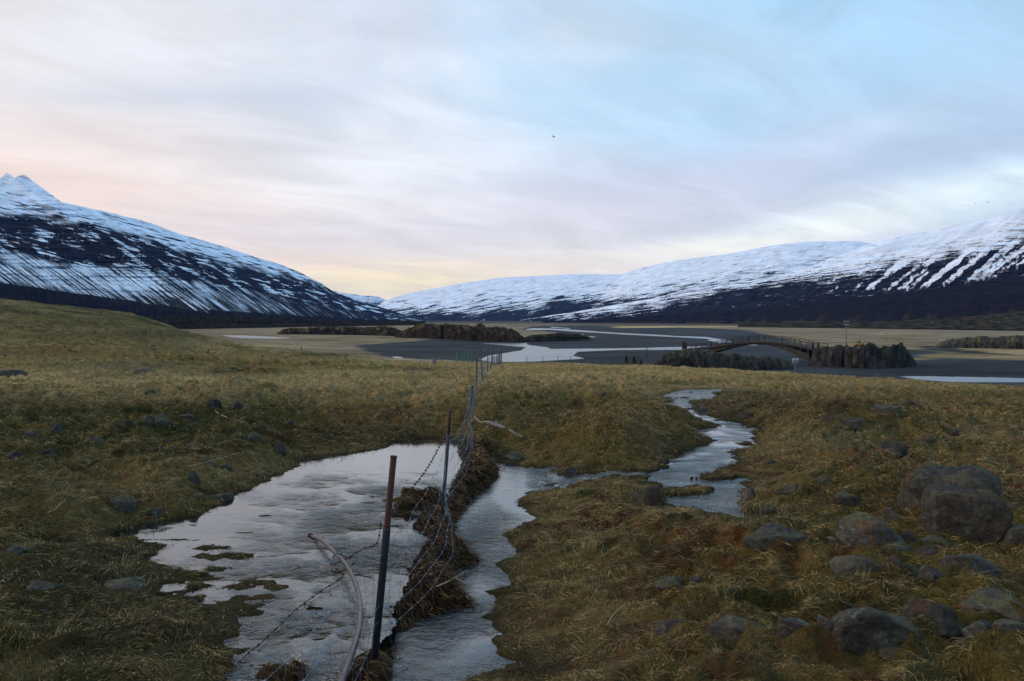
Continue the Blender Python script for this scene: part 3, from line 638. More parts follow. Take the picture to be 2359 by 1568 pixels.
# ------------------------------------------------------------------ basalt outcrops by the river
def outcrop(name, label, pts, z0, depth, seed, colrock, grass):
    """pts: (X, Ytop, Ybase, r): a bluff with broken columns in front and turf on its back"""
    p = np.array(pts, float); nS = 420; nT = 60; s = np.linspace(p[0, 0], p[-1, 0], nS)
    Yt = np.interp(s, p[:, 0], p[:, 1]); Yb = np.interp(s, p[:, 0], p[:, 2]); R = np.interp(s, p[:, 0], p[:, 3])
    w = p[-1, 0]-p[0, 0]; edge = np.clip(np.minimum(s-p[0, 0], p[-1, 0]-s)/(w*.14), 0, 1)**.6
    u = (s-p[0, 0])/9.0; t = np.linspace(0, 1, nT)
    rows = []; cols = []
    ang = np.arctan((s-1179.5)*K/F)
    ztop = CAMZ+R*(-(Yt-736)*K/F*np.cos(ang)); zbase = CAMZ+R*(-(Yb-736)*K/F*np.cos(ang))-1.0
    ht = (ztop-zbase)*edge
    rsl = np.random.RandomState(seed); lob = np.zeros(nS); lh = np.zeros(nS); x_ = p[0, 0]-5
    while x_ < p[-1, 0]+5:
        wl_ = rsl.uniform(7, 27)*(1.4 if rsl.uniform() < .25 else 1); c_ = np.sqrt(np.clip(1-((s-x_)/wl_)**2, 0, 1)); hl = rsl.uniform(.9, 1.03)
        lh = np.where(c_ > lob, hl, lh); lob = np.maximum(lob, c_); x_ += wl_*rsl.uniform(.9, 1.5)
    lh = np.where(lh == 0, .7, lh); kk_ = np.ones(5)/5; lh = np.convolve(np.pad(lh, 2, mode='edge'), kk_, 'valid')
    q_ = R/160
    for i, tt in enumerate(t):
        if tt < .6:
            k = tt/.6; rr = R+depth*.10*k**2-q_*1.9*lob*(1-k**3*.7)+q_*.35*fbm(u*.8, u*0+k*3, 3, seed+4)
            z = zbase+ht*(lh*(.93+.07*lob))*np.sin(k*np.pi/2)**.85
        else:
            k = (tt-.6)/.4; rr = R+depth*.10+depth*.9*k-q_*.57*lob*(1-k); z = zbase+ht*(lh*(.93+.07*lob)*(1-k)+k*.9)*(1-.5*ss(.6, 1, k))
        z = z+ht*.09*fbm(u*.22, u*0+seed, 3, seed+21)*min(1, tt*2)+ht*.05*fbm(u*.9, u*0+tt*4, 3, seed+9)*min(1, tt*2)
        rows.append(np.stack([rr*np.sin(ang), rr*np.cos(ang), z], -1))
        g = np.clip((tt-.40+.75*fbm(u*.7, u*0+tt*4, 4, seed+12))*3, 0, 1)
        v = .9+.5*fbm(u*.8, u*0+tt*2.5, 3, seed+16)
        cols.append(mixm(g*.8, np.asarray(colrock)*v[:, None], np.asarray(grass)*np.ones((nS, 1))))
    V = np.array(rows); ii = np.arange(V.shape[0]*nS).reshape(-1, nS)
    f = np.stack([ii[:-1, :-1], ii[:-1, 1:], ii[1:, 1:], ii[1:, :-1]], -1).reshape(-1, 4)
    o = mesh_np(name, V.reshape(-1, 3), f, M['outcrop'], cols=np.array(cols).reshape(-1, 3))
    return tag(o, label, 'rock outcrop')
outcrop('rock_outcrop', 'long grey basalt outcrop with grassy top in front of the arched bridge', [(1486,818,842,150),(1500,811,845,150),(1560,806,850,152),(1600,802,852,152),(1650,806,858,153),(1700,815,862,154),(1760,818,862,156),(1800,822,866,158),(1840,828,868,160),(1862,840,870,162)], -7, 9, 401, (.045,.046,.045), (.075,.065,.028))
outcrop('rock_outcrop', 'dark columned basalt bluff carrying the right end of the bridge', [(1845,842,872,176),(1858,812,874,174),(1880,799,876,172),(1930,796,878,170),(1990,793,880,168),(2050,797,876,170),(2080,792,868,174),(2100,798,850,180),(2125,822,842,185)], -7, 12, 411, (.034,.036,.038), (.06,.055,.028))
outcrop('rock_outcrop', 'dark broken basalt ridge on the far left bank of the river', [(895,765,784,420),(950,750,782,400),(985,742,782,390),(1050,744,786,370),(1120,748,790,350),(1180,753,792,340),(1205,757,792,335),(1222,772,790,335)], -7, 30, 421, (.032,.028,.025), (.09,.07,.032))
outcrop('rock_outcrop', 'low scrubby rock ridge left of the basalt ridge', [(610,772,780,520),(650,756,779,500),(760,752,776,480),(830,750,776,470),(900,752,782,450),(960,762,784,440)], -7, 40, 431, (.03,.028,.024), (.11,.09,.05))
outcrop('rock_outcrop', 'low dark spit reaching into the braided river', [(1195,778,784,340),(1230,771,782,345),(1290,767,777,360),(1330,769,774,370),(1360,772,774,380)], -7, 20, 441, (.04,.034,.026), (.07,.055,.03))
outcrop('rock_outcrop', 'low grassy rock ridge on the right side of the valley', [(2120,800,812,300),(2170,784,812,300),(2230,776,808,300),(2300,776,806,300),(2359,772,804,300),(2500,765,800,300)], -7, 30, 451, (.05,.05,.045), (.10,.085,.045))

# ------------------------------------------------------------------ rocks
def ico(sub):
    bm = bmesh.new(); bmesh.ops.create_icosphere(bm, subdivisions=sub, radius=1); v = np.array([x.co[:] for x in bm.verts]); f = [[q_.index for q_ in fc.verts] for fc in bm.faces]; bm.free(); return v, np.array(f)
ICO = {4: ico(4), 5: ico(5)}
ROCKFOOT = []
def rockmesh(sub, seed, cuts=7, hole=False):
    v, f = ICO[sub]; v = v.copy(); rs = np.random.RandomState(seed)
    n = lambda k, s_: fbm(v[:, 0]*k+v[:, 2]*k*.7+seed, v[:, 1]*k-v[:, 2]*k*.6+seed*.3, 3, s_)
    pw = rs.uniform(2.3, 3.6); v = v/((np.abs(v)**pw).sum(1)**(1/pw))[:, None]
    a0 = rs.uniform(0, 3.1); v = np.stack([v[:,0]*math.cos(a0)-v[:,1]*math.sin(a0), v[:,0]*math.sin(a0)+v[:,1]*math.cos(a0), v[:,2]], -1)
    v = v*(1+.22*n(.8, seed))[:, None]
    for i in range(cuts):
        d = rs.normal(size=3); d[2] = abs(d[2])*.8; d /= np.linalg.norm(d); c = rs.uniform(.55, .88)
        pr = v@d; ex = np.maximum(pr-c, 0); v -= (ex*.93)[:, None]*d
    v = v*(1+.09*n(2.4, seed+2)+.04*n(6, seed+4)+.02*n(13, seed+6))[:, None]
    if hole:
        hd = np.array([.25, -.78, .45]); hd /= np.linalg.norm(hd); u = v/np.linalg.norm(v, axis=1)[:, None]; a = np.arccos(np.clip(u@hd, -1, 1)); v *= (1-.45*ss(.30, .18, a))[:, None]
    return v, f
def rock(conv, x0, x1, y0, y1, label, sub=4, seed=None, deep=.8, name='rock', group=None, hole=False, tilt=0, zb=None):
    (X0, Y0), (X1, Y1) = conv(x0, y0), conv(x1, y1); seed = seed or int(X0*3+Y0*7) % 9973
    g = G((X0+X1)/2, Y1); r = math.hypot(g[0], g[1]); dist = math.sqrt(r*r+(CAMZ-g[2])**2)
    w = (X1-X0)*K/F*dist; hv = (Y1-Y0)*K/F*dist; D = w*deep; eps = math.atan2(CAMZ-g[2], r)
    cx = g[0]*(1+D*.38/r); cy = g[1]*(1+D*.38/r); cz = gz(cx, cy) if zb is None else zb
    ztop = PR((X0+X1)/2, Y0, r+D*.42)[2]; hh = max(ztop-min(cz, g[2]), .13*w)
    v, f = rockmesh(sub, seed, cuts=2 if label.startswith(('largest boulder', 'big boulder')) else 7, hole=hole); ext = v.max(0)-v.min(0)
    v = (v-(v.max(0)+v.min(0))/2)/ext*2
    sc_ = np.array([w/2*1.04, D/2, max(hh*.85, w*.22)]); v = v*sc_
    if tilt:
        c, s_ = math.cos(tilt), math.sin(tilt); v = np.stack([v[:, 0]*c-v[:, 2]*s_, v[:, 1], v[:, 0]*s_+v[:, 2]*c], -1)
    base = min(cz, g[2]); v[:, 2] += hh-v[:, 2].max()
    o = mesh_np(name, v, f, M['rock']); o.location = (cx, cy, base); o.rotation_euler[2] = -math.atan2(cx, cy)
    ROCKFOOT.append((cx, cy, w/2)); cat = 'boulder' if name == 'boulder' else 'rock'
    return tag(o, label, cat, group)
R7 = [
 ((840,1225,498,712),'largest boulder, rounded and lichen blotched, behind the leaning one',5,'boulder'),((930,1280,604,838),'big boulder leaning against the front of the largest boulder',5,'boulder'),
 ((505,780,732,890),'pale grey boulder with a slanting top left of the two big boulders',5,'boulder'),((45,315,810,885),'long flat blue grey rock sunk in straw near the end of the stream',4,'rock'),
 ((360,490,858,890),'small flat rock just left of the slanting grey boulder',4,'rock'),((720,800,715,795),'small upright rock between the slanting boulder and the big pair',4,'rock'),
 ((790,880,820,885),'small dark rock at the right foot of the slanting boulder',4,'rock'),((880,1030,855,890),'low slab in front of the leaning big boulder',4,'rock'),
 ((700,850,885,960),'mid sized rock below the slanting boulder, wider of two touching',4,'rock'),((730,800,940,1015),'squat rock touching the underside of the wider mid sized rock',4,'rock'),
 ((890,990,900,955),'small dark hump of rock below the low slab',4,'rock'),((465,730,940,1020),'long arched dark rock with moss behind it above the rust patch',4,'rock'),
 ((1030,1250,940,1005),'flat topped bluish rock on its own right of the holed rock',4,'rock'),((800,890,993,1055),'small rounded rock touching the left of the holed rock',4,'rock'),
 ((640,730,1127,1158),'thin pale stone lying under the rust brown moss patch',4,'rock'),
 ((465,840,1185,1420),'largest rock of the foreground cluster, long smooth and dipping right',5,'boulder'),((445,640,1297,1410),'domed rock with orange lichen at the left foot of the largest foreground rock',4,'boulder'),
 ((400,490,1250,1330),'small reddish rock behind the domed lichen rock',4,'rock'),((-160,170,1255,1368),'broad flat lichen spotted rock under a grass lip, left of the cluster',5,'boulder'),
 ((200,370,1255,1340),'wedge of rock between the broad flat rock and the small reddish one',4,'rock'),((840,1050,1160,1290),'tilted smooth rock with peat on its right side in the foreground cluster',4,'boulder'),
 ((945,1130,1250,1330),'rounded brown rock directly behind the pitted foreground rock',4,'rock'),((880,1250,1300,1420),'wide pitted rock with pale lichen in the foreground cluster',5,'boulder'),
 ((720,940,1402,1470),'lowest rock of the foreground cluster, pointed and blue grey',4,'rock'),((1150,1440,1125,1220),'large dark rock cut by the right edge above the foreground cluster',5,'boulder'),
 ((1130,1270,1270,1335),'left one of two low rocks right of the pitted rock',4,'rock'),((1260,1390,1270,1325),'right one of two low rocks right of the pitted rock',4,'rock'),
 ((1305,1440,800,910),'dark rock at the right edge level with the slanting boulder',4,'boulder'),((460,600,640,712),'reddish double humped rock uphill of the slanting boulder',4,'rock'),
 ((190,310,600,655),'dark triangular rock on the right bank beside the stream end',4,'rock'),((120,200,705,750),'small blue grey rock above the long flat rock by the stream',4,'rock'),
 ((395,470,560,610),'dark stone half under a mossy hummock left of the largest boulder',4,'rock'),((690,820,390,455),'dark hooked rock in frosted grass above the largest boulder',4,'rock'),
 ((500,625,275,335),'grey mossy rock mound in the frosted grass of the right meadow',4,'rock'),((1035,1115,330,360),'low rock alone in the right meadow above the largest boulder',4,'rock'),
 ((790,890,190,230),'dark rock beside the tiny pool of the right meadow',4,'rock'),((890,1000,370,410),'flat stone in frosted grass just right of the hooked rock',4,'rock'),
 ((935,1000,470,495),'small stone right above the largest boulder',4,'rock'),((1260,1360,680,735),'small rock touching the right side of the leaning big boulder',4,'rock'),
 ((0,75,243,280),'dark rock on the right bank at the stream bend',4,'rock'),((660,790,215,265),'broad dark hummock rock left of the tiny pool rock',4,'rock'),
 ((125,195,475,510),'low rock on the straw bank right of the stream',4,'rock'),((1140,1190,198,215),'farthest small rock of the right meadow near the edge pool',4,'rock'),
 ((415,490,260,300),'small rock left of the grey mossy mound',4,'rock'),((1310,1400,1150,1175),'pale chip of stone in front of the dark edge rock',4,'rock')]
for (x0, x1, y0, y1), lab, sub, nm in R7[:-1]: rock(z7, x0, x1, y0, y1, lab, sub, name=nm)
rock(z7, 890, 1045, 995, 1095, 'rounded rock with a round dark hole in its face', 5, hole=True)
R6 = [((350,425,515,575),'grey rock at the top of the little cascade','rock'),((800,930,1062,1115),'dark angular rock in the middle of the foreground turf','rock'),((795,980,1255,1320),'low grey rock left of the broad flat lichen rock','rock'),
 ((970,1050,1055,1085),'pale flat stone right of the dark angular rock','rock'),((530,570,150,185),'small blue stone on the green slope left of the stream','rock'),((1000,1085,228,260),'dark rock breaking the surface of the upper stream','rock'),
 ((690,860,600,705),'wet dark slab where the stream bends toward the cascade','rock'),((60,165,445,490),'dark stone under the bank beside the driftwood','rock'),((1235,1290,620,670),'dark stone on the right shore of the stream pool','rock')]
for (x0, x1, y0, y1), lab, nm in R6: rock(z6, x0, x1, y0, y1, lab, 4, name=nm)
RL = [((1190,1330,340,440),'round lichen covered boulder in the middle of the left meadow','boulder'),((935,1045,380,450),'dark rock just left of the round lichen boulder','rock'),((1090,1180,350,415),'brown rock wedged between the dark rock and the lichen boulder','rock'),
 ((1340,1480,345,400),'low jagged rock touching the right of the lichen boulder','rock'),((1590,1700,225,290),'blue grey rock on the mossy hummock above the white stick','rock'),((1760,1880,235,320),'dark rock right of the one on the mossy hummock','rock'),
 ((400,500,410,500),'tall mossy rock in the left meadow near the edge','rock'),((205,300,460,515),'rounded rock left of the tall mossy rock','rock'),((675,795,520,575),'smooth brown grey rock under a grassy lip in the left meadow','rock'),
 ((65,160,610,695),'dark upright rock at the left edge of the meadow','rock'),((330,425,605,665),'pale lichen rock, right one of a touching pair','rock'),((260,335,622,668),'dull rock, left one of a touching pair','rock'),((1185,1255,580,615),'small pale rock below the lichen boulder','rock'),
 ((1090,1140,525,560),'little blue stone between the lip rock and the pale rock','rock'),((1520,1650,675,735),'teal grey rock with moss cap above the pond','rock'),((1690,1785,720,770),'pale round rock right of the moss capped one','rock'),
 ((1880,2005,475,550),'broad dark rock on the slope above the pond','rock'),((2105,2195,560,650),'tilted pointed rock nearest the pond head','rock'),((1440,1535,775,880),'rectangular rock standing in the bank above the pond','rock'),
 ((835,1040,968,1100),'large smooth grey boulder beside the pond corner','boulder'),((1125,1250,1060,1140),'leaning wedge rock at the pond edge','rock'),((1470,1560,950,990),'small rock on the bank left of the waterline slab','rock'),((1620,1790,950,1005),'dark slab at the waterline of the pond','rock'),
 ((5,180,1360,1415),'smooth dark blue rock at the left edge below the meadow','rock'),((635,705,1130,1175),'bluish stone left of the peat hummock by the pond','rock'),((2190,2260,385,430),'small dark rock beside a white speck in the short grass','rock'),
 ((1910,2010,430,470),'dark rock just above the broad dark rock','rock'),((1430,1570,560,590),'flat strip of rock in the left meadow','rock'),((1265,1315,540,565),'tiny dark stone right of the little blue stone','rock'),((-40,170,0,58),'rugged dark rock heap at the far left edge','boulder'),
 ((1025,1190,-5,40),'dark rock patch beyond the flat meadow on the left','rock'),((1110,1200,150,195),'grass grown rock hump behind the lichen boulder','rock'),((680,860,1210,1250),'low rock under the peat hummock at the pond corner','rock')]
for (x0, x1, y0, y1), lab, nm in RL: rock(zl, x0, x1, y0, y1, lab, 4, name=nm)
for (x0, x1, y0, y1), lab in [((150,280,1068,1120),'pale lichen stone in the lower left turf'),((485,710,1085,1135),'long flat blue black rock beside the flooded margin'),((150,230,1215,1245),'small stone sunk in the turf at lower left')]: rock(z4, x0, x1, y0, y1, lab, 4)

# ------------------------------------------------------------------ grass: separate bent blades
def grass(name, n, r0, r1, seed, wl, ll, lift, rmix, kind_col, dam_only=False):
    rs = np.random.RandomState(seed)
    r = np.exp(rs.uniform(math.log(r0), math.log(r1), n)); a = rs.uniform(-.66, .66, n) if not dam_only else rs.uniform(-.34, .10, n)
    x = r*np.sin(a); y = r*np.cos(a)
    s_min = np.minimum(np.minimum(gi(x, y, sp), gi(x, y, st_)), np.minimum(gi(x, y, sc), gi(x, y, sml)))
    clump = fbm(x/.33, y/.28, 2, seed+1)+.5*fbm(x/1.2, y/1.0, 2, seed+2)
    keep = (s_min > .012) & ((rs.uniform(-.75, .6, n) < clump*1.15+.35*(r > 15)) | (name == 'moss_carpet'))
    if name == 'grass': keep |= (s_min > -.13) & (s_min < .012) & (gi(x, y, sp) < .012) & (gi(x, y, PX) < 640) & (gi(x, y, PY) > 1230) & (clump > -.1) & (rs.uniform(0, 1, n) < .7)
    if dam_only: keep = (s_min > .004) & (gi(x, y, peat) > .12)
    for cx, cy, w in ROCKFOOT: keep &= ~(((x-cx)**2+(y-cy)**2) < (w*.72)**2)
    x = x[keep]; y = y[keep]; r = r[keep]; clump = clump[keep]; s_min = s_min[keep]; n = len(x)
    z = gi(x, y, Hn)-.012; c = gi(x, y, C)
    sc_ = (r/6.0)**.85; Lb = ll*(r/6.0)**.38*rs.uniform(.45, 1.25, n)*(1+.45*np.clip(clump, -.5, 1)); Lb *= np.clip(s_min/.1, .55 if not dam_only else .8, 1) if name != 'moss_carpet' else np.clip(s_min/.04, .5, 1)
    Wb = wl*sc_*rs.uniform(.6, 1.3, n)
    th = 1.9*fbm(x/2.6, y/2.0, 2, seed+5)*math.pi+1.1*fbm(x/.5, y/.5, 2, seed+6)*math.pi*.5-.9+rs.normal(0, .38, n)
    if dam_only: th = -.55+.35*fbm(x/.5, y/.5, 2, seed+6)+rs.normal(0, .3, n)
    el_ = np.clip(lift+rs.normal(0, .28, n)+.35*clump, .06, 1.35); bend = rs.uniform(.7, 1.7, n)
    ux = np.cos(th); uy = np.sin(th); pxv = -uy; pyv = ux
    tw = rs.normal(0, .7, n); wx = pxv*np.cos(tw); wy = pyv*np.cos(tw); wz = np.sin(tw)
    t = np.array([0, .36, .7, 1.0]); pts = []
    hx = 0*r; hz = 0*r; e = el_.copy(); prev = 0
    ctr = [np.stack([x, y, z], -1)]
    for k in (1, 2, 3):
        d = (t[k]-prev)*Lb; prev = t[k]; hx = hx+np.cos(e)*d; hz = hz+np.sin(e)*d; e = e-bend*.55
        ctr.append(np.stack([x+ux*hx, y+uy*hx, np.maximum(z+hz, z-.02)], -1))
    wv = np.stack([wx, wy, wz], -1)*Wb[:, None]*.5
    vs = np.stack([ctr[0]-wv, ctr[0]+wv, ctr[1]-wv*.95, ctr[1]+wv*.95, ctr[2]-wv*.7, ctr[2]+wv*.7, ctr[3]], 1)
    base = (np.arange(n)*7)[:, None]
    quads = np.concatenate([base+np.array([0, 1, 3, 2]), base+np.array([2, 3, 5, 4])], 0); tris = base+np.array([4, 5, 6])
    # colour of the blade itself: dead straw, olive, rust, a few bleached
    v = rs.uniform(0, 1, n)
    fr = 1-.65*ss(14, 40, r); v = np.where(rs.uniform(0, 1, n) < fr, v, .5)
    c = c*(1+fr*(.38+1.35*rs.uniform(0, 1, n)**1.5-1))[:, None]
    if dam_only: c = np.array([.10,.045,.015])*rs.uniform(.25, 1.3, n)[:, None]
    c = np.where((v < (.10 if not dam_only else .05))[:, None], straw*rs.uniform(.7, 1.15, n)[:, None], c)
    c = np.where((v > .93)[:, None], olive*rs.uniform(.6, 1.3, n)[:, None], c)
    c = np.where(((v > .90) & (v < .93) & (r < 14))[:, None], straw*1.35, c)
    if not dam_only:
        pc = fbm(x/.30, y/.24, 3, 611); c = np.where(((pc > .30) & (rs.uniform(0, 1, n) < .55) & (r < 22))[:, None], straw*rs.uniform(.7, 1.35, n)[:, None], c)
        dk = fbm(x/.42, y/.34, 3, 621); c = c*(1-.55*ss(.08, .4, dk)*(1-.6*ss(15, 40, r)))[:, None]
    wet = np.exp(-np.clip(s_min, 0, 9)/.12)[:, None]; c = c*(1-.35*wet)
    cc = np.repeat(c[:, None, :], 7, 1); cc[:, 6] *= 1.0
    me = bpy.data.meshes.new(name); me.vertices.add(n*7); me.vertices.foreach_set('co', vs.astype(np.float32).ravel())
    nl = quads.size+tris.size; me.loops.add(nl); me.loops.foreach_set('vertex_index', np.concatenate([quads.ravel(), tris.ravel()]).astype(np.int32))
    me.polygons.add(len(quads)+len(tris))
    me.polygons.foreach_set('loop_start', np.concatenate([np.arange(len(quads))*4, quads.size+np.arange(len(tris))*3]).astype(np.int32))
    me.polygons.foreach_set('loop_total', np.concatenate([np.full(len(quads), 4), np.full(len(tris), 3)]).astype(np.int32))
    me.update(calc_edges=True)
    at = me.color_attributes.new('col', 'FLOAT_COLOR', 'POINT'); c4 = np.ones((n*7, 4), np.float32); c4[:, :3] = cc.reshape(-1, 3); at.data.foreach_set('color', c4.ravel())
    me.materials.append(M['blade']); o = bpy.data.objects.new(name, me); COL.objects.link(o)
    return tag(o, 'matted dead grass, straw and moss covering the ground', 'grass', kind='stuff')
grass('grass', 1050000, 3.7, 125, 501, .0035, .11, .26, .2, None)
grass('moss_carpet', 620000, 3.7, 26, 571, .0042, .055, .55, .2, None)['label'] = 'short moss and fine dead grass between the longer tufts'
grass('bank_grass', 110000, 4.6, 18, 531, .0038, .15, .02, .2, None, True)['label'] = 'brown peaty grass hanging over the bank between pond and channel'
grass('tall_straw', 12000, 3.8, 22, 551, .0026, .20, .6, .2, None)['label'] = 'longer bleached straw standing out of the matted grass'

# ------------------------------------------------------------------ tubes and boxes
def tube_data(pts, rad, sides=6, jitter=0, caps=True):
    pts = np.array(pts, float); n = len(pts); rad = np.broadcast_to(rad, (n,))
    tan = np.gradient(pts, axis=0); tan /= np.linalg.norm(tan, axis=1)[:, None]+1e-12
    up = np.array([0, 0, 1.]); vs = []
    for i in range(n):
        a = np.cross(tan[i], up if abs(tan[i][2]) < .95 else np.array([1., 0, 0])); a /= np.linalg.norm(a); b_ = np.cross(a, tan[i])
        for k in range(sides):
            t = 2*math.pi*k/sides; vs.append(pts[i]+rad[i]*(math.cos(t)*a+math.sin(t)*b_))
    f = []
    for i in range(n-1):
        for k in range(sides):
            f.append([i*sides+k, i*sides+(k+1) % sides, (i+1)*sides+(k+1) % sides, (i+1)*sides+k])
    if caps: f.append(list(range(sides))[::-1]); f.append([(n-1)*sides+k for k in range(sides)])
    return vs, f
class MB:
    def __init__(s): s.v = []; s.f = []
    def add(s, v, f):
        o = len(s.v); s.v += [tuple(map(float, p)) for p in v]; s.f += [[i+o for i in q_] for q_ in f]; return s
    def tube(s, pts, rad, sides=6): return s.add(*tube_data(pts, rad, sides))
    def box(s, c, d, rz=0, taper=1.0):
        cx, cy, cz = c; a, b_, h = d[0]/2, d[1]/2, d[2]/2; v = []
        for sz in (-1, 1):
            k = taper if sz > 0 else 1
            for sx, sy in ((-1, -1), (1, -1), (1, 1), (-1, 1)):
                x, y = sx*a*k, sy*b_*k; v.append((cx+x*math.cos(rz)-y*math.sin(rz), cy+x*math.sin(rz)+y*math.cos(rz), cz+sz*h))
        return s.add(v, [[3,2,1,0],[4,5,6,7],[0,1,5,4],[1,2,6,5],[2,3,7,6],[3,0,4,7]])
    def build(s, name, mat, parent=None, smooth=False):
        o = mesh_np(name, s.v, s.f, mat, parent, smooth=smooth)
        if parent is not None: o.matrix_parent_inverse = Matrix.Translation(-parent.location)
        return o
def heightpx(dY, r): return dY*K/F*r
def curve_pts(pts, n=40):
    p = np.array(pts, float); d = np.r_[0, np.cumsum(np.linalg.norm(np.diff(p, axis=0), axis=1))]; u = np.linspace(0, d[-1], n)
    # Catmull-Rom through the points
    out = []
    for t in u:
        i = min(max(np.searchsorted(d, t)-1, 0), len(p)-2); k = (t-d[i])/(d[i+1]-d[i]+1e-9)
        p0 = p[max(i-1, 0)]; p1 = p[i]; p2 = p[i+1]; p3 = p[min(i+2, len(p)-1)]
        out.append(.5*((2*p1)+(p2-p0)*k+(2*p0-5*p1+4*p2-p3)*k*k+(3*p1-p0-3*p2+p3)*k**3))
    return np.array(out)

# ------------------------------------------------------------------ the wire fence
posts = []   # base, top
def post_at(Xb, Yb, Xt, Yt, z): 
    bpt = P(Xb, Yb, z); r = math.hypot(bpt[0], bpt[1]); return bpt, PR(Xt, Yt, r)
FP = [post_at(862,1523,907,1050,.02), post_at(1019,1188,1037,942,.06), post_at(1080.4,988.6,1088,887,.10), post_at(1097,943,1098.5,824,0.),
      post_at(1113.4,893,1105.7,799,.0), post_at(1123,866,1124.5,798,-.25), post_at(1130.4,856,1135,793.6,-.3)]
z1 = lambda x, y: ((1100+x/5.225)*.9436, (820+y/5.225)*.9436)
for (xb, yb, xt, yt, z) in [(533,440,540,245,-.6),(555,437,561,250,-.75),(580,425,590,215,-.95),(600,405,607,215,-1.15),(618,388,624,220,-1.4),(643,380,650,140,-1.7)]:
    FP.append(post_at(*z1(xb, yb), *z1(xt, yt), z))
_a = FP[0][0][:2]; _b = P(613, 1568, .69)[:2]; _c = _a+(_b-_a)*1.9; p0b = np.array([_c[0], _c[1], 0.0]); FP = [(p0b, p0b+np.array([.02, 0, 1.3]))]+FP
fence = empty('wire_fence', FP[1][0], 'dark steel post and wire net fence running from the near water to the river', 'fence')
for i, (bb, tt) in enumerate(FP):
    g = gz(bb[0], bb[1]) if math.hypot(bb[0], bb[1]) > 3.8 else bb[2]
    lo = bb+(bb-tt)/np.linalg.norm(bb-tt)*max(.25, (bb[2]-g+.2)); rad = .021 if i < 12 else .06
    if i == 1:
        mid = bb+(tt-bb)*.645
        po = MB().tube([lo, mid, mid+(tt-mid)*.02], [.026, .026, .026], 10).build('post', M['steel'], fence, True)
        sl_ = MB().tube([mid-(tt-mid)*.04, mid+(tt-mid)*.05, tt], [.0225, .0215, .0215], 10).build('rusty_pipe_end', M['rust'], po, True)
        MB().tube([tt-(tt-mid)*.015, tt+(tt-mid)*.01], .0235, 10).build('cap', M['rust'], po)
    elif i == 2:
        mid = bb+(tt-bb)*.78; po = MB().tube([lo, mid], .021, 8).build('post', M['steel'], fence, True)
        MB().tube([mid, tt], .018, 8).build('rusty_pipe_end', M['rust'], po, True)
    else:
        MB().tube([lo, tt], rad, 8).build('post', M['steel'] if i < 13 else M['dwood'], fence, True)
# netting panels
hs_top = [.75, .72, .80, .78, .80, .85, .85, .85]
net = MB()
def lerp(a, b_, t): return a+(b_-a)*t
off = [np.array([0,0,0.])]*14
for i in range(0, 12):
    (b0, t0), (b1, t1) = FP[i], FP[i+1]
    d0 = (t0-b0)/np.linalg.norm(t0-b0); d1 = (t1-b1)/np.linalg.norm(t1-b1); Ls = np.linalg.norm(b1-b0)
    rr = math.hypot(b0[0], b0[1]); nv = max(6, int(Ls/(.20 if i < 4 else .5))); nh = 6 if i < 6 else 4
    wr = .0012*max(1, (rr/7)**.75); top0 = hs_top[min(i, 7)]; top1 = hs_top[min(i+1, 7)]
    lean = [0.05, .34, .22, .10, .05][i] if i < 5 else 0.0; sagk = [.04, .10, .22, .12, .06][i] if i < 5 else .02
    def npt(u, h):
        q0 = b0+d0*(top0*h+.03); q1 = b1+d1*(top1*h+.03); p = lerp(q0, q1, u); w = math.sin(math.pi*u)
        p = p+np.array([lean*(1-h)*w, 0, -sagk*w*(.35+.65*h)])+np.array([.012*math.sin(u*23+h*9), .0, .010*math.sin(u*17+h*13)])
        return p
    hts = np.array([0, .17, .34, .52, .74, 1.0]) if nh == 6 else np.linspace(0, 1, nh)
    for h in hts:
        if h == 0 and i < 3: continue
        net.add(*tube_data([npt(u, h) for u in np.linspace(0, 1, max(6, nv))], wr, 3, caps=False))
    for k in range(1, nv):
        u = k/nv; net.add(*tube_data([npt(u, h) for h in hts], wr*.85, 3, caps=False))
    if i < 3:
        for k in range(1, nv):
            for h in hts[1:]:
                c = npt(k/nv, h); net.add(*tube_data([c+np.array([-.007, 0, -.004]), c, c+np.array([.007, 0, .005])], .0035, 4))
net.build('wire_netting', M['wire'], fence)
def barbed(pts, n, step, rad, seed):
    c = curve_pts(pts, n); m = MB(); rs = np.random.RandomState(seed); tw = np.arange(n)*1.3
    for ph in (0, math.pi):
        m.add(*tube_data([p+np.array([0, math.cos(t+ph), math.sin(t+ph)])*rad*.9 for p, t in zip(c, tw)], rad, 4, caps=False))
    L_ = np.r_[0, np.cumsum(np.linalg.norm(np.diff(c, axis=0), axis=1))]
    for d in np.arange(step*.4, L_[-1], step):
        p = np.array([np.interp(d, L_, c[:, k]) for k in range(3)])
        for j in range(4):
            v = rs.normal(size=3); v /= np.linalg.norm(v); m.tube([p-v*.002, p+v*.022], [rad*1.3, rad*.3], 4)
        m.tube([p-np.array([.008, 0, 0]), p+np.array([.008, 0, .002])], rad*2.4, 5)
    return m
a = PR(902, 1181, math.hypot(*FP[1][0][:2])); bpt = PR(1034, 985, math.hypot(*FP[2][0][:2])); mid = (a+bpt)/2+np.array([0, 0, -.07])
barbed([a, mid, bpt], 50, .13, .0028, 5).build('barbed_wire', M['barb'], fence)
wpts = [P(878, 1200, .55), P(868, 1250, .3), P(838, 1262, .14), P(800, 1285, .06), P(768, 1302, .05), P(790, 1325, .03), P(740, 1360, .02), P(680, 1405, .02), P(618, 1465, .02), P(560, 1515, .02), P(490, 1590, .03)]
tag(barbed(wpts, 120, .14, .0032, 9).build('barbed_wire', M['barb']), 'fallen rusty barbed wire trailing through the pond from the near post', 'barbed wire')
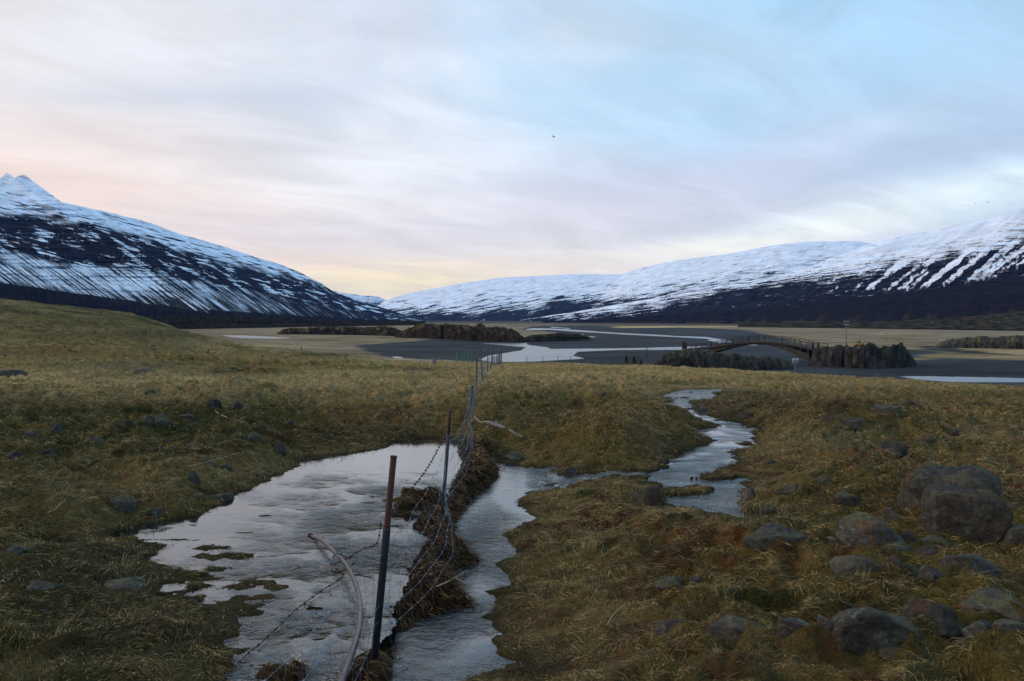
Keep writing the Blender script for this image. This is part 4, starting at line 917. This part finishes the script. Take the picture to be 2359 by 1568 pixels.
lp = [P(800,1285,.05), P(775,1273,.12), P(764,1300,.12), P(772,1318,.05), P(812,1300,.05), P(822,1282,.1), P(800,1285,.05)]
tag(barbed(lp, 50, .2, .003, 19).build('wire_loop', M['barb']), 'loop of dark wire wrapped round the bent pipe', 'wire')
pp = curve_pts([P(714,1232,.0), P(740,1243,.05), P(768,1268,.08), P(797,1300,.10), P(817,1338,.12), P(829,1385,.15), P(829,1430,.18), P(819,1478,.22), P(803,1525,.26), P(782,1580,.30), P(765,1640,.33)], 70)
pipe = empty('bent_pipe', pp[30], 'bent brown plastic pipe rising out of the pond beside the near post', 'pipe')
MB().tube(pp, np.interp(np.arange(70), [0, 3, 69], [.012, .018, .021]), 12).build('tube', M['pipe'], pipe, True)
MB().tube([pp[0]-(pp[1]-pp[0])*.3, pp[1]], .0265, 12).build('collar', M['rust'], pipe, True)
# driftwood and the rope tied from the fence
d0 = G(1123, 983); d1 = G(1204, 1010)
rl = math.hypot(d0[0], d0[1])
log = empty('driftwood_log', d0, 'pale weathered log tapering to a point on the grass right of the fence', 'log')
lc = curve_pts([d0+np.array([0, 0, .10]), lerp(d0, d1, .35)+np.array([0, 0, .10]), lerp(d0, d1, .7)+np.array([0, 0, .07]), d1+np.array([0, 0, .03])], 24)
MB().tube(lc, np.interp(np.arange(24), [0, 2, 14, 23], [.034, .04, .034, .010])*rl/16*1.1, 10).build('trunk', M['wood'], log, True)
MB().tube([lc[7], lc[7]+np.array([.1, -.02, .10])], [.02, .006], 6).build('stub', M['wood'], log, True)
rp = curve_pts([PR(1092, 958, math.hypot(*FP[3][0][:2])), (PR(1092, 958, math.hypot(*FP[3][0][:2]))+lc[0])/2-np.array([0, 0, .05]), lc[0]+np.array([.03, 0, .03])], 16)
tag(MB().tube(rp, .011, 6).build('rope', M['rope'], None, True), 'pale rope stretched from the fence to the driftwood', 'rope')
# sticks and straws lying about
for (A, B_, lab, th_) in [((1790,1015),(0,0),'',0)]: pass
def stick(pts, z, rad, mat, label, name='stick'):
    w = [G(X, Y) for X, Y in pts]; w = [p+np.array([0, 0, z]) for p in w]
    o = MB().tube(curve_pts(w, 14), np.linspace(rad, rad*.5, 14), 5).build(name, mat, None, True); tag(o, label, name.replace('_', ' '))
stick([zl(1637,303), zl(1655,340), zl(1700,370), zl(1745,388)], .05, .012, M['rope'], 'crooked white stick on the mossy hummock left of the pond')
stick([z5(493,1190), z5(560,1160), z5(640,1105), z5(720,1070)], .10, .006, M['straw'], 'thin pale twig lying across the turf beside the channel')
stick([zl(410,1158), zl(455,1115), zl(500,1075)], .10, .005, M['straw'], 'straight dry stalk sticking up in the straw at left')
stick([zl(1450,780), zl(1600,740), zl(1810,680)], .06, .006, M['straw'], 'long dry stalk bent over the moss capped rock')
stick([z6(565,1325), z6(600,1270), z6(655,1220)], .05, .004, M['straw'], 'pale stalk lying on the foreground turf left of the low grey rock')

# ------------------------------------------------------------------ small posts and the fence along the river
def simple_post(Xb, Yb, Yt, rad, mat, label, name='marker_post', group=None, lean=0, r=None):
    g = G(Xb, Yb) if r is None else PR(Xb, Yb, r); r = math.hypot(g[0], g[1]); h = heightpx(Yb-Yt, r)
    o = empty(name, g, label, 'post', group); MB().tube([g-np.array([0, 0, .4]), g+np.array([lean*h, 0, h])], rad, 7).build('shaft', mat, o, True)
    MB().tube([g+np.array([lean*h, 0, h]), g+np.array([lean*h, 0, h+.03])], rad*1.25, 7).build('cap', mat, o); return o
simple_post(477.6,813,803,.05,M['dwood'],'leaning thin post on the left meadow below the green hill', lean=.25)
simple_post(694.6,807,799,.05,M['dwood'],'thin post on the tan rise in front of the lagoon')
simple_post(797,823,813,.05,M['dwood'],'thin post left of the dark gravel bar')
simple_post(1000,838,824,.14,M['wood'],'short thick wooden post between the gravel bar and the net cage')
simple_post(1490,818,796,.08,M['dwood'],'taller wooden post at the left end of the long outcrop', r=146)
rf = None; rfx = [(1214,838,820),(1251,838,820),(1285,838,819),(1314,838,819),(1340,836,819),(1364,834,818),(1387,832,817),(1408,830,816),(1428,828,815),(1450,827,814),(1472,825,812)]
rposts = []
for X, Yb, Yt in rfx:
    g = PR(X, Yb, 150 if X < 1380 else 152); rposts.append((g, g+np.array([0, 0, heightpx(Yb-Yt, 150)])))
rf = empty('river_fence', rposts[0][0], 'low wire fence on thin posts along the near bank of the river', 'fence')
for g, t in rposts: MB().tube([g-np.array([0, 0, 1.5]), t], .05, 5).build('post', M['dwood'], rf, True)
m_ = MB()
for h in (.35, .95): m_.tube([lerp(g, t, h) for g, t in rposts], .012, 3)
m_.build('wire', M['barb'], rf)
# left part of that fence, in front of the gravel bar
lp_ = [PR(X, 838, 165) for X in (905, 935, 968, 1020)]
rf2 = empty('river_fence', lp_[0], 'faint wire fence on thin posts below the gravel bar', 'fence')
for g in lp_: MB().tube([g-np.array([0, 0, 1]), g+np.array([0, 0, heightpx(12, 165)])], .04, 5).build('post', M['dwood'], rf2, True)
MB().tube([g+np.array([0, 0, heightpx(9, 165)]) for g in lp_], .012, 3).build('wire', M['barb'], rf2)
# green net cage
cg = [PR(X, Y, 88) for X, Y in ((1052,834),(1066,836),(1078,834),(1087,836))]; cb = [p*np.array([1.03, 1.03, 1]) for p in cg]
cage = empty('net_cage', cg[0], 'small green net cage on the grass left of the fence', 'cage')
hc = heightpx(22, 88)
for k_, p in enumerate(cg+[cb[0], cb[-1]]): MB().tube([p-np.array([0, 0, .5]), p+np.array([0, 0, hc*(1.35 if k_ == 2 else 1)])], .045, 6).build('post', M['green'], cage, True)
m_ = MB(); loop = cg+[cb[-1], cb[0], cg[0]]
for h in (.3, .65, 1): m_.tube([p+np.array([0, 0, hc*h]) for p in loop], .014, 3)
for a_, b_ in zip(loop[:-1], loop[1:]):
    for u in np.linspace(0, 1, 5): q_ = lerp(a_, b_, u); m_.tube([q_, q_+np.array([0, 0, hc])], .012, 3)
m_.build('netting', M['green'], cage)

# ------------------------------------------------------------------ arched bridge
zb = lambda x, y: (1462.6+x*.23998, 736+y*.23998)
BL = PR(*zb(560, 275), 205); BR = PR(*zb(1720, 280), 184); BL[2] = -5.6; 
bridge = empty('arched_bridge', (BL+BR)/2, 'dark concrete arch bridge with post and rail parapets over the river', 'bridge')
ax = (BR-BL); Lb = math.hypot(ax[0], ax[1]); ax = ax/np.linalg.norm([ax[0], ax[1], 0]); ax[2] = 0; perp = np.array([-ax[1], ax[0], 0]); bw = 3.6
deckY = [(480,272),(600,262),(800,240),(960,214),(1100,203),(1180,200),(1300,204),(1450,220),(1600,248),(1700,268),(1760,275)]
soffY = [(800,290),(900,262),(1000,243),(1100,234),(1180,235),(1280,246),(1380,272),(1480,312),(1560,350),(1640,388),(1660,400)]
def onbridge(x, y):
    """world point on the near face of the bridge for a point of the detail view"""
    X, Y = zb(x, y); a0 = math.atan((X-1179.5)*K/F); d = np.array([math.sin(a0), math.cos(a0)])
    A_ = np.array([[d[0], -ax[0]], [d[1], -ax[1]]]); s_ = np.linalg.solve(A_, BL[:2]); r = s_[0]; return PR(X, Y, r)
dk = curve_pts([onbridge(*p) for p in deckY], 50)
m_ = MB(); v = []
for p in dk:
    for w, h in ((0, 0), (0, -.45), (1, -.45), (1, 0)): v.append(p+perp*bw*w+np.array([0, 0, h]))
f = []
for i in range(49):
    for k in range(4): f.append([i*4+k, i*4+(k+1) % 4, (i+1)*4+(k+1) % 4, (i+1)*4+k])
f += [[0,1,2,3], [196+3,196+2,196+1,196]]
m_.add(v, f).build('deck', M['concrete'], bridge)
sf = curve_pts([onbridge(*p) for p in soffY], 50); lf = np.array([onbridge(*p) for p in [(760,300),(720,320),(690,350)]])
sf = np.vstack([lf[::-1], sf]); v = []; nS = len(sf); dts = np.array([np.interp(p@ax, dk@ax, dk[:, 2]) for p in sf])
for i, p in enumerate(sf):
    th = min(.75+.012*abs(i-24)**1.25, 3.0); zt = min(p[2]+th, dts[i]-.452)
    for w, z in ((.12, p[2]), (.12, max(zt, p[2]+.1)), (.88, max(zt, p[2]+.1)), (.88, p[2])): v.append(np.array([p[0], p[1], 0])+perp*bw*w+np.array([0, 0, z]))
f = []
for i in range(nS-1):
    for k in range(4): f.append([i*4+k, i*4+(k+1) % 4, (i+1)*4+(k+1) % 4, (i+1)*4+k])
MB().add(v, f+[[0,1,2,3],[(nS-1)*4+k for k in (3,2,1,0)]]).build('arch', M['concrete'], bridge)
for xw in (1420, 1500, 1580, 1650):
    top_ = onbridge(xw, 10); zt = np.interp(top_@ax, dk@ax, dk[:, 2])-.455; zs_ = np.interp(top_@ax, sf@ax, sf[:, 2])+.2
    if zt-zs_ > .2: MB().box((top_[0]+perp[0]*bw/2, top_[1]+perp[1]*bw/2, (zt+zs_)/2), (.35, bw*.7, zt-zs_), math.atan2(ax[1], ax[0])).build('spandrel_pillar', M['concrete'], bridge)
pr_ = dk[-1]; MB().box((pr_[0]+perp[0]*bw/2+ax[0]*-.4, pr_[1]+perp[1]*bw/2-ax[1]*.4, pr_[2]-2.25), (2.2, bw+.4, 3.6), math.atan2(ax[1], ax[0]), .9).build('abutment', M['concrete'], bridge)
pl_ = dk[0]; MB().box((pl_[0]+perp[0]*bw/2+ax[0]*1.2, pl_[1]+perp[1]*bw/2+ax[1]*1.2, pl_[2]-2.25), (3.0, bw+.4, 3.6), math.atan2(ax[1], ax[0]), .9).build('abutment', M['concrete'], bridge)
for side in (0, 1):
    rail = MB(); pts = [p+perp*bw*(.04+.92*side) for p in dk]
    for h in (.5, 1.0): rail.tube([p+np.array([0, 0, h]) for p in pts], .05, 4)
    par = rail.build('parapet_rail', M['concrete'], bridge)
    for i in range(1, 50, 2 if side == 0 else 3):
        p = pts[i]; MB().box((p[0], p[1], p[2]+.5), (.14, .14, 1.06)).build('parapet_post', M['concrete'], par)
for (x, y, mt) in ((480, 240, 'red'),):
    e = onbridge(x, 262); o = MB().box((e[0]-perp[0]*.2, e[1]-perp[1]*.2, e[2]+.5), (1.2, .3, 1.9)).build('end_board', M['red'], bridge)
for x in (1705, 1760):
    e = onbridge(x, 270); MB().box((e[0], e[1], e[2]+.55), (.45, .45, 1.4), 0, .85).build('end_pillar', M['concrete'], bridge)

# ------------------------------------------------------------------ utility poles, loader, conifers
def pole(X, Yt, Yb, r, label, arms=2, name='utility_pole', mat='dwood'):
    g = PR(X, Yb, r); t = PR(X, Yt, r); h = t[2]-g[2]; o = empty(name, g, label, 'pole', 'poles of the power line')
    MB().tube([g-np.array([0, 0, .8]), t], [.17*r/290, .12*r/290], 7).build('shaft', M[mat], o, True)
    for k in range(arms):
        z = h*(.96-.13*k); c = g+np.array([0, 0, z]); am = MB().box(c, (1.9*r/290, .12, .13)).build('crossarm', M['wood'], o)
        for sx in (-.85, -.35, .35, .85): MB().tube([c+np.array([sx*r/290, 0, .06]), c+np.array([sx*r/290, 0, .36])], .07, 6).build('insulator', M['white'], am, True)
    return g
g1 = pole(1949.5, 740, 800, 290, 'tall double armed power pole behind the columned bluff', mat='wood'); g2 = pole(2042, 766, 806, 380, 'farther power pole on the plain right of the yellow loader', 1, mat='wood')
pole(1832, 829, 858, 120, 'short pale pole with white insulators in front of the long outcrop', 2, mat='wood')
def loader(X, Y, r):
    g = PR(X, Y, r); o = empty('wheel_loader', g, 'small yellow wheel loader parked beyond the columned bluff', 'loader')
    o.rotation_euler[2] = 0; u = 4.0/6.0
    def bx(name, c, d, mat, par=o, tp=1.0): return MB().box(g+np.array(c)*u, np.array(d)*u, 0, tp).build(name, M[mat], par)
    bx('body', (-.6, 0, 1.35), (2.6, 1.7, .9), 'yellow', tp=.9); bx('engine_cover', (1.2, 0, 1.6), (2.2, 1.5, 1.2), 'yellow', tp=.8)
    cab = bx('cab', (-.3, 0, 2.35), (1.3, 1.5, 1.3), 'glass', tp=.9); bx('cab_roof', (-.3, 0, 3.05), (1.4, 1.6, .14), 'yellow', cab); bx('cab_pillar', (-.95, -.72, 2.35), (.16, .14, 1.3), 'white', cab)
    bx('bucket', (-3.0, 0, .7), (.9, 2.2, .9), 'yellow', tp=.7); bx('lift_arm', (-2.0, -.6, 1.2), (1.8, .2, .3), 'yellow'); bx('lift_arm', (-2.0, .6, 1.2), (1.8, .2, .3), 'yellow')
    for x in (-1.2, 1.3):
        for y in (-.9, .9):
            c = g+np.array([x, y, .7])*u; w = MB().tube([c-np.array([0, .22, 0]), c+np.array([0, .22, 0])], .7*u, 14).build('wheel', M['black'], o, True)
            MB().tube([c-np.array([0, .24, 0]), c+np.array([0, .24, 0])], .3*u, 10).build('rim', M['yellow'], w, True)
loader(1979, 798, 270)
gp = PR(1979, 798, 270)
def conifer(X, Yb, Yt, label, seed, r):
    g = PR(X, Yb, r); h = heightpx(Yb-Yt, r); rs = np.random.RandomState(seed); o = empty('conifer', g, label, 'conifer', 'small conifers on the grass before the outcrop')
    MB().tube([g-np.array([0, 0, .3]), g+np.array([0, 0, h*.9])], [.06, .02], 6).build('trunk', M['dwood'], o, True); v = []; f = []
    for i in range(700):
        k = rs.uniform(0, 1)**.8; rad = (1-k)*h*.34*(.75+.5*rs.uniform()); a_ = rs.uniform(0, 6.28); c = g+np.array([math.cos(a_)*rad*rs.uniform(.2, 1), math.sin(a_)*rad*rs.uniform(.2, 1), h*(.06+.94*k)])
        d = np.array([math.cos(a_), math.sin(a_), rs.uniform(-.4, .7)])*h*.1; w = np.cross(d, rs.normal(size=3)); w = w/np.linalg.norm(w)*h*.025
        n_ = len(v); v += [c-w, c+w, c+d]; f.append([n_, n_+1, n_+2])
    MB().add(v, f).build('crown', M['pine'], o)
conifer(1443, 838, 818, 'dark little conifer, left one of three before the outcrop', 1, 66); conifer(1461, 838, 819, 'dark little conifer in the middle of three before the outcrop', 2, 66); conifer(1477, 839, 826, 'smallest little conifer, right one of three before the outcrop', 3, 66)

# dry reed stems at the stream end
rs = np.random.RandomState(3); m_ = MB()
for i in range(60):
    X = rs.normal(1690, 40); Y = rs.normal(1178, 8)
    g = G(X, Y); h = rs.uniform(.10, .30); m_.tube([g-np.array([0, 0, .03]), g+np.array([rs.normal(0, .02), rs.normal(0, .02), h*.6]), g+np.array([rs.normal(0, .07), rs.normal(0, .05), h])], [.0025, .002, .001], 3)
tag(m_.build('dry_stems', M['straw']), 'sparse upright dry stems at the near end of the stream', 'dry stems', kind='stuff')

# birds
def bird(X, Y, r, label, s_=1.0, az_=0.5):
    c = PR(X, Y, r); o = empty('bird', c, label, 'bird'); ca_, sa = math.cos(az_), math.sin(az_)
    def tr(p): return c+np.array([p[0]*ca_-p[1]*sa, p[0]*sa+p[1]*ca_, p[2]])*s_
    body = MB().tube([tr(p) for p in ((0,-.28,0),(0,-.2,.01),(0,-.08,.02),(0,.08,.01),(0,.2,0),(0,.32,0))], np.array([.012,.045,.07,.065,.035,.012])*s_, 8).build('body', M['bird'], o, True)
    for sx in (-1, 1):
        pts = [(0,-.08,.03),(0,.1,.03),(sx*.3,-.12,.22),(sx*.3,.06,.2),(sx*.75,.05,.12),(sx*.6,.12,.12)]
        v = [tr(p) for p in pts]+[tr((p[0], p[1], p[2]-.012)) for p in pts]
        MB().add(v, [[0,2,3,1],[2,4,5,3],[6,7,9,8],[8,9,11,10],[0,6,8,2],[2,8,10,4],[1,3,9,7],[3,5,11,9],[4,10,11,5]]).build('wing', M['bird'], o)
bird(1275, 316, 170, 'lone dark bird flying high over the middle of the valley', 1.0, .9)
bird(2276, 467, 330, 'tiny bird flying near the right mountain top', 1.0, .4)
bird(2247, 470, 330, 'tinier bird left of the one by the right mountain', .8, .2)

# ------------------------------------------------------------------ thin blue evening air
hz = MB(); hz.box((0, 2500, 395.5), (38000, 33500, 811))
hm = bpy.data.materials.new('evening_air'); hm.use_nodes = True; ht_ = hm.node_tree; ht_.nodes.clear()
pv = ht_.nodes.new('ShaderNodeVolumePrincipled'); pv.inputs['Color'].default_value = (.24, .45, 1.0, 1); pv.inputs['Density'].default_value = 2.3e-5; pv.inputs['Anisotropy'].default_value = .2
ou = ht_.nodes.new('ShaderNodeOutputMaterial'); ht_.links.new(pv.outputs[0], ou.inputs['Volume'])
hzo = hz.build('haze', hm); tag(hzo, kind='stuff')
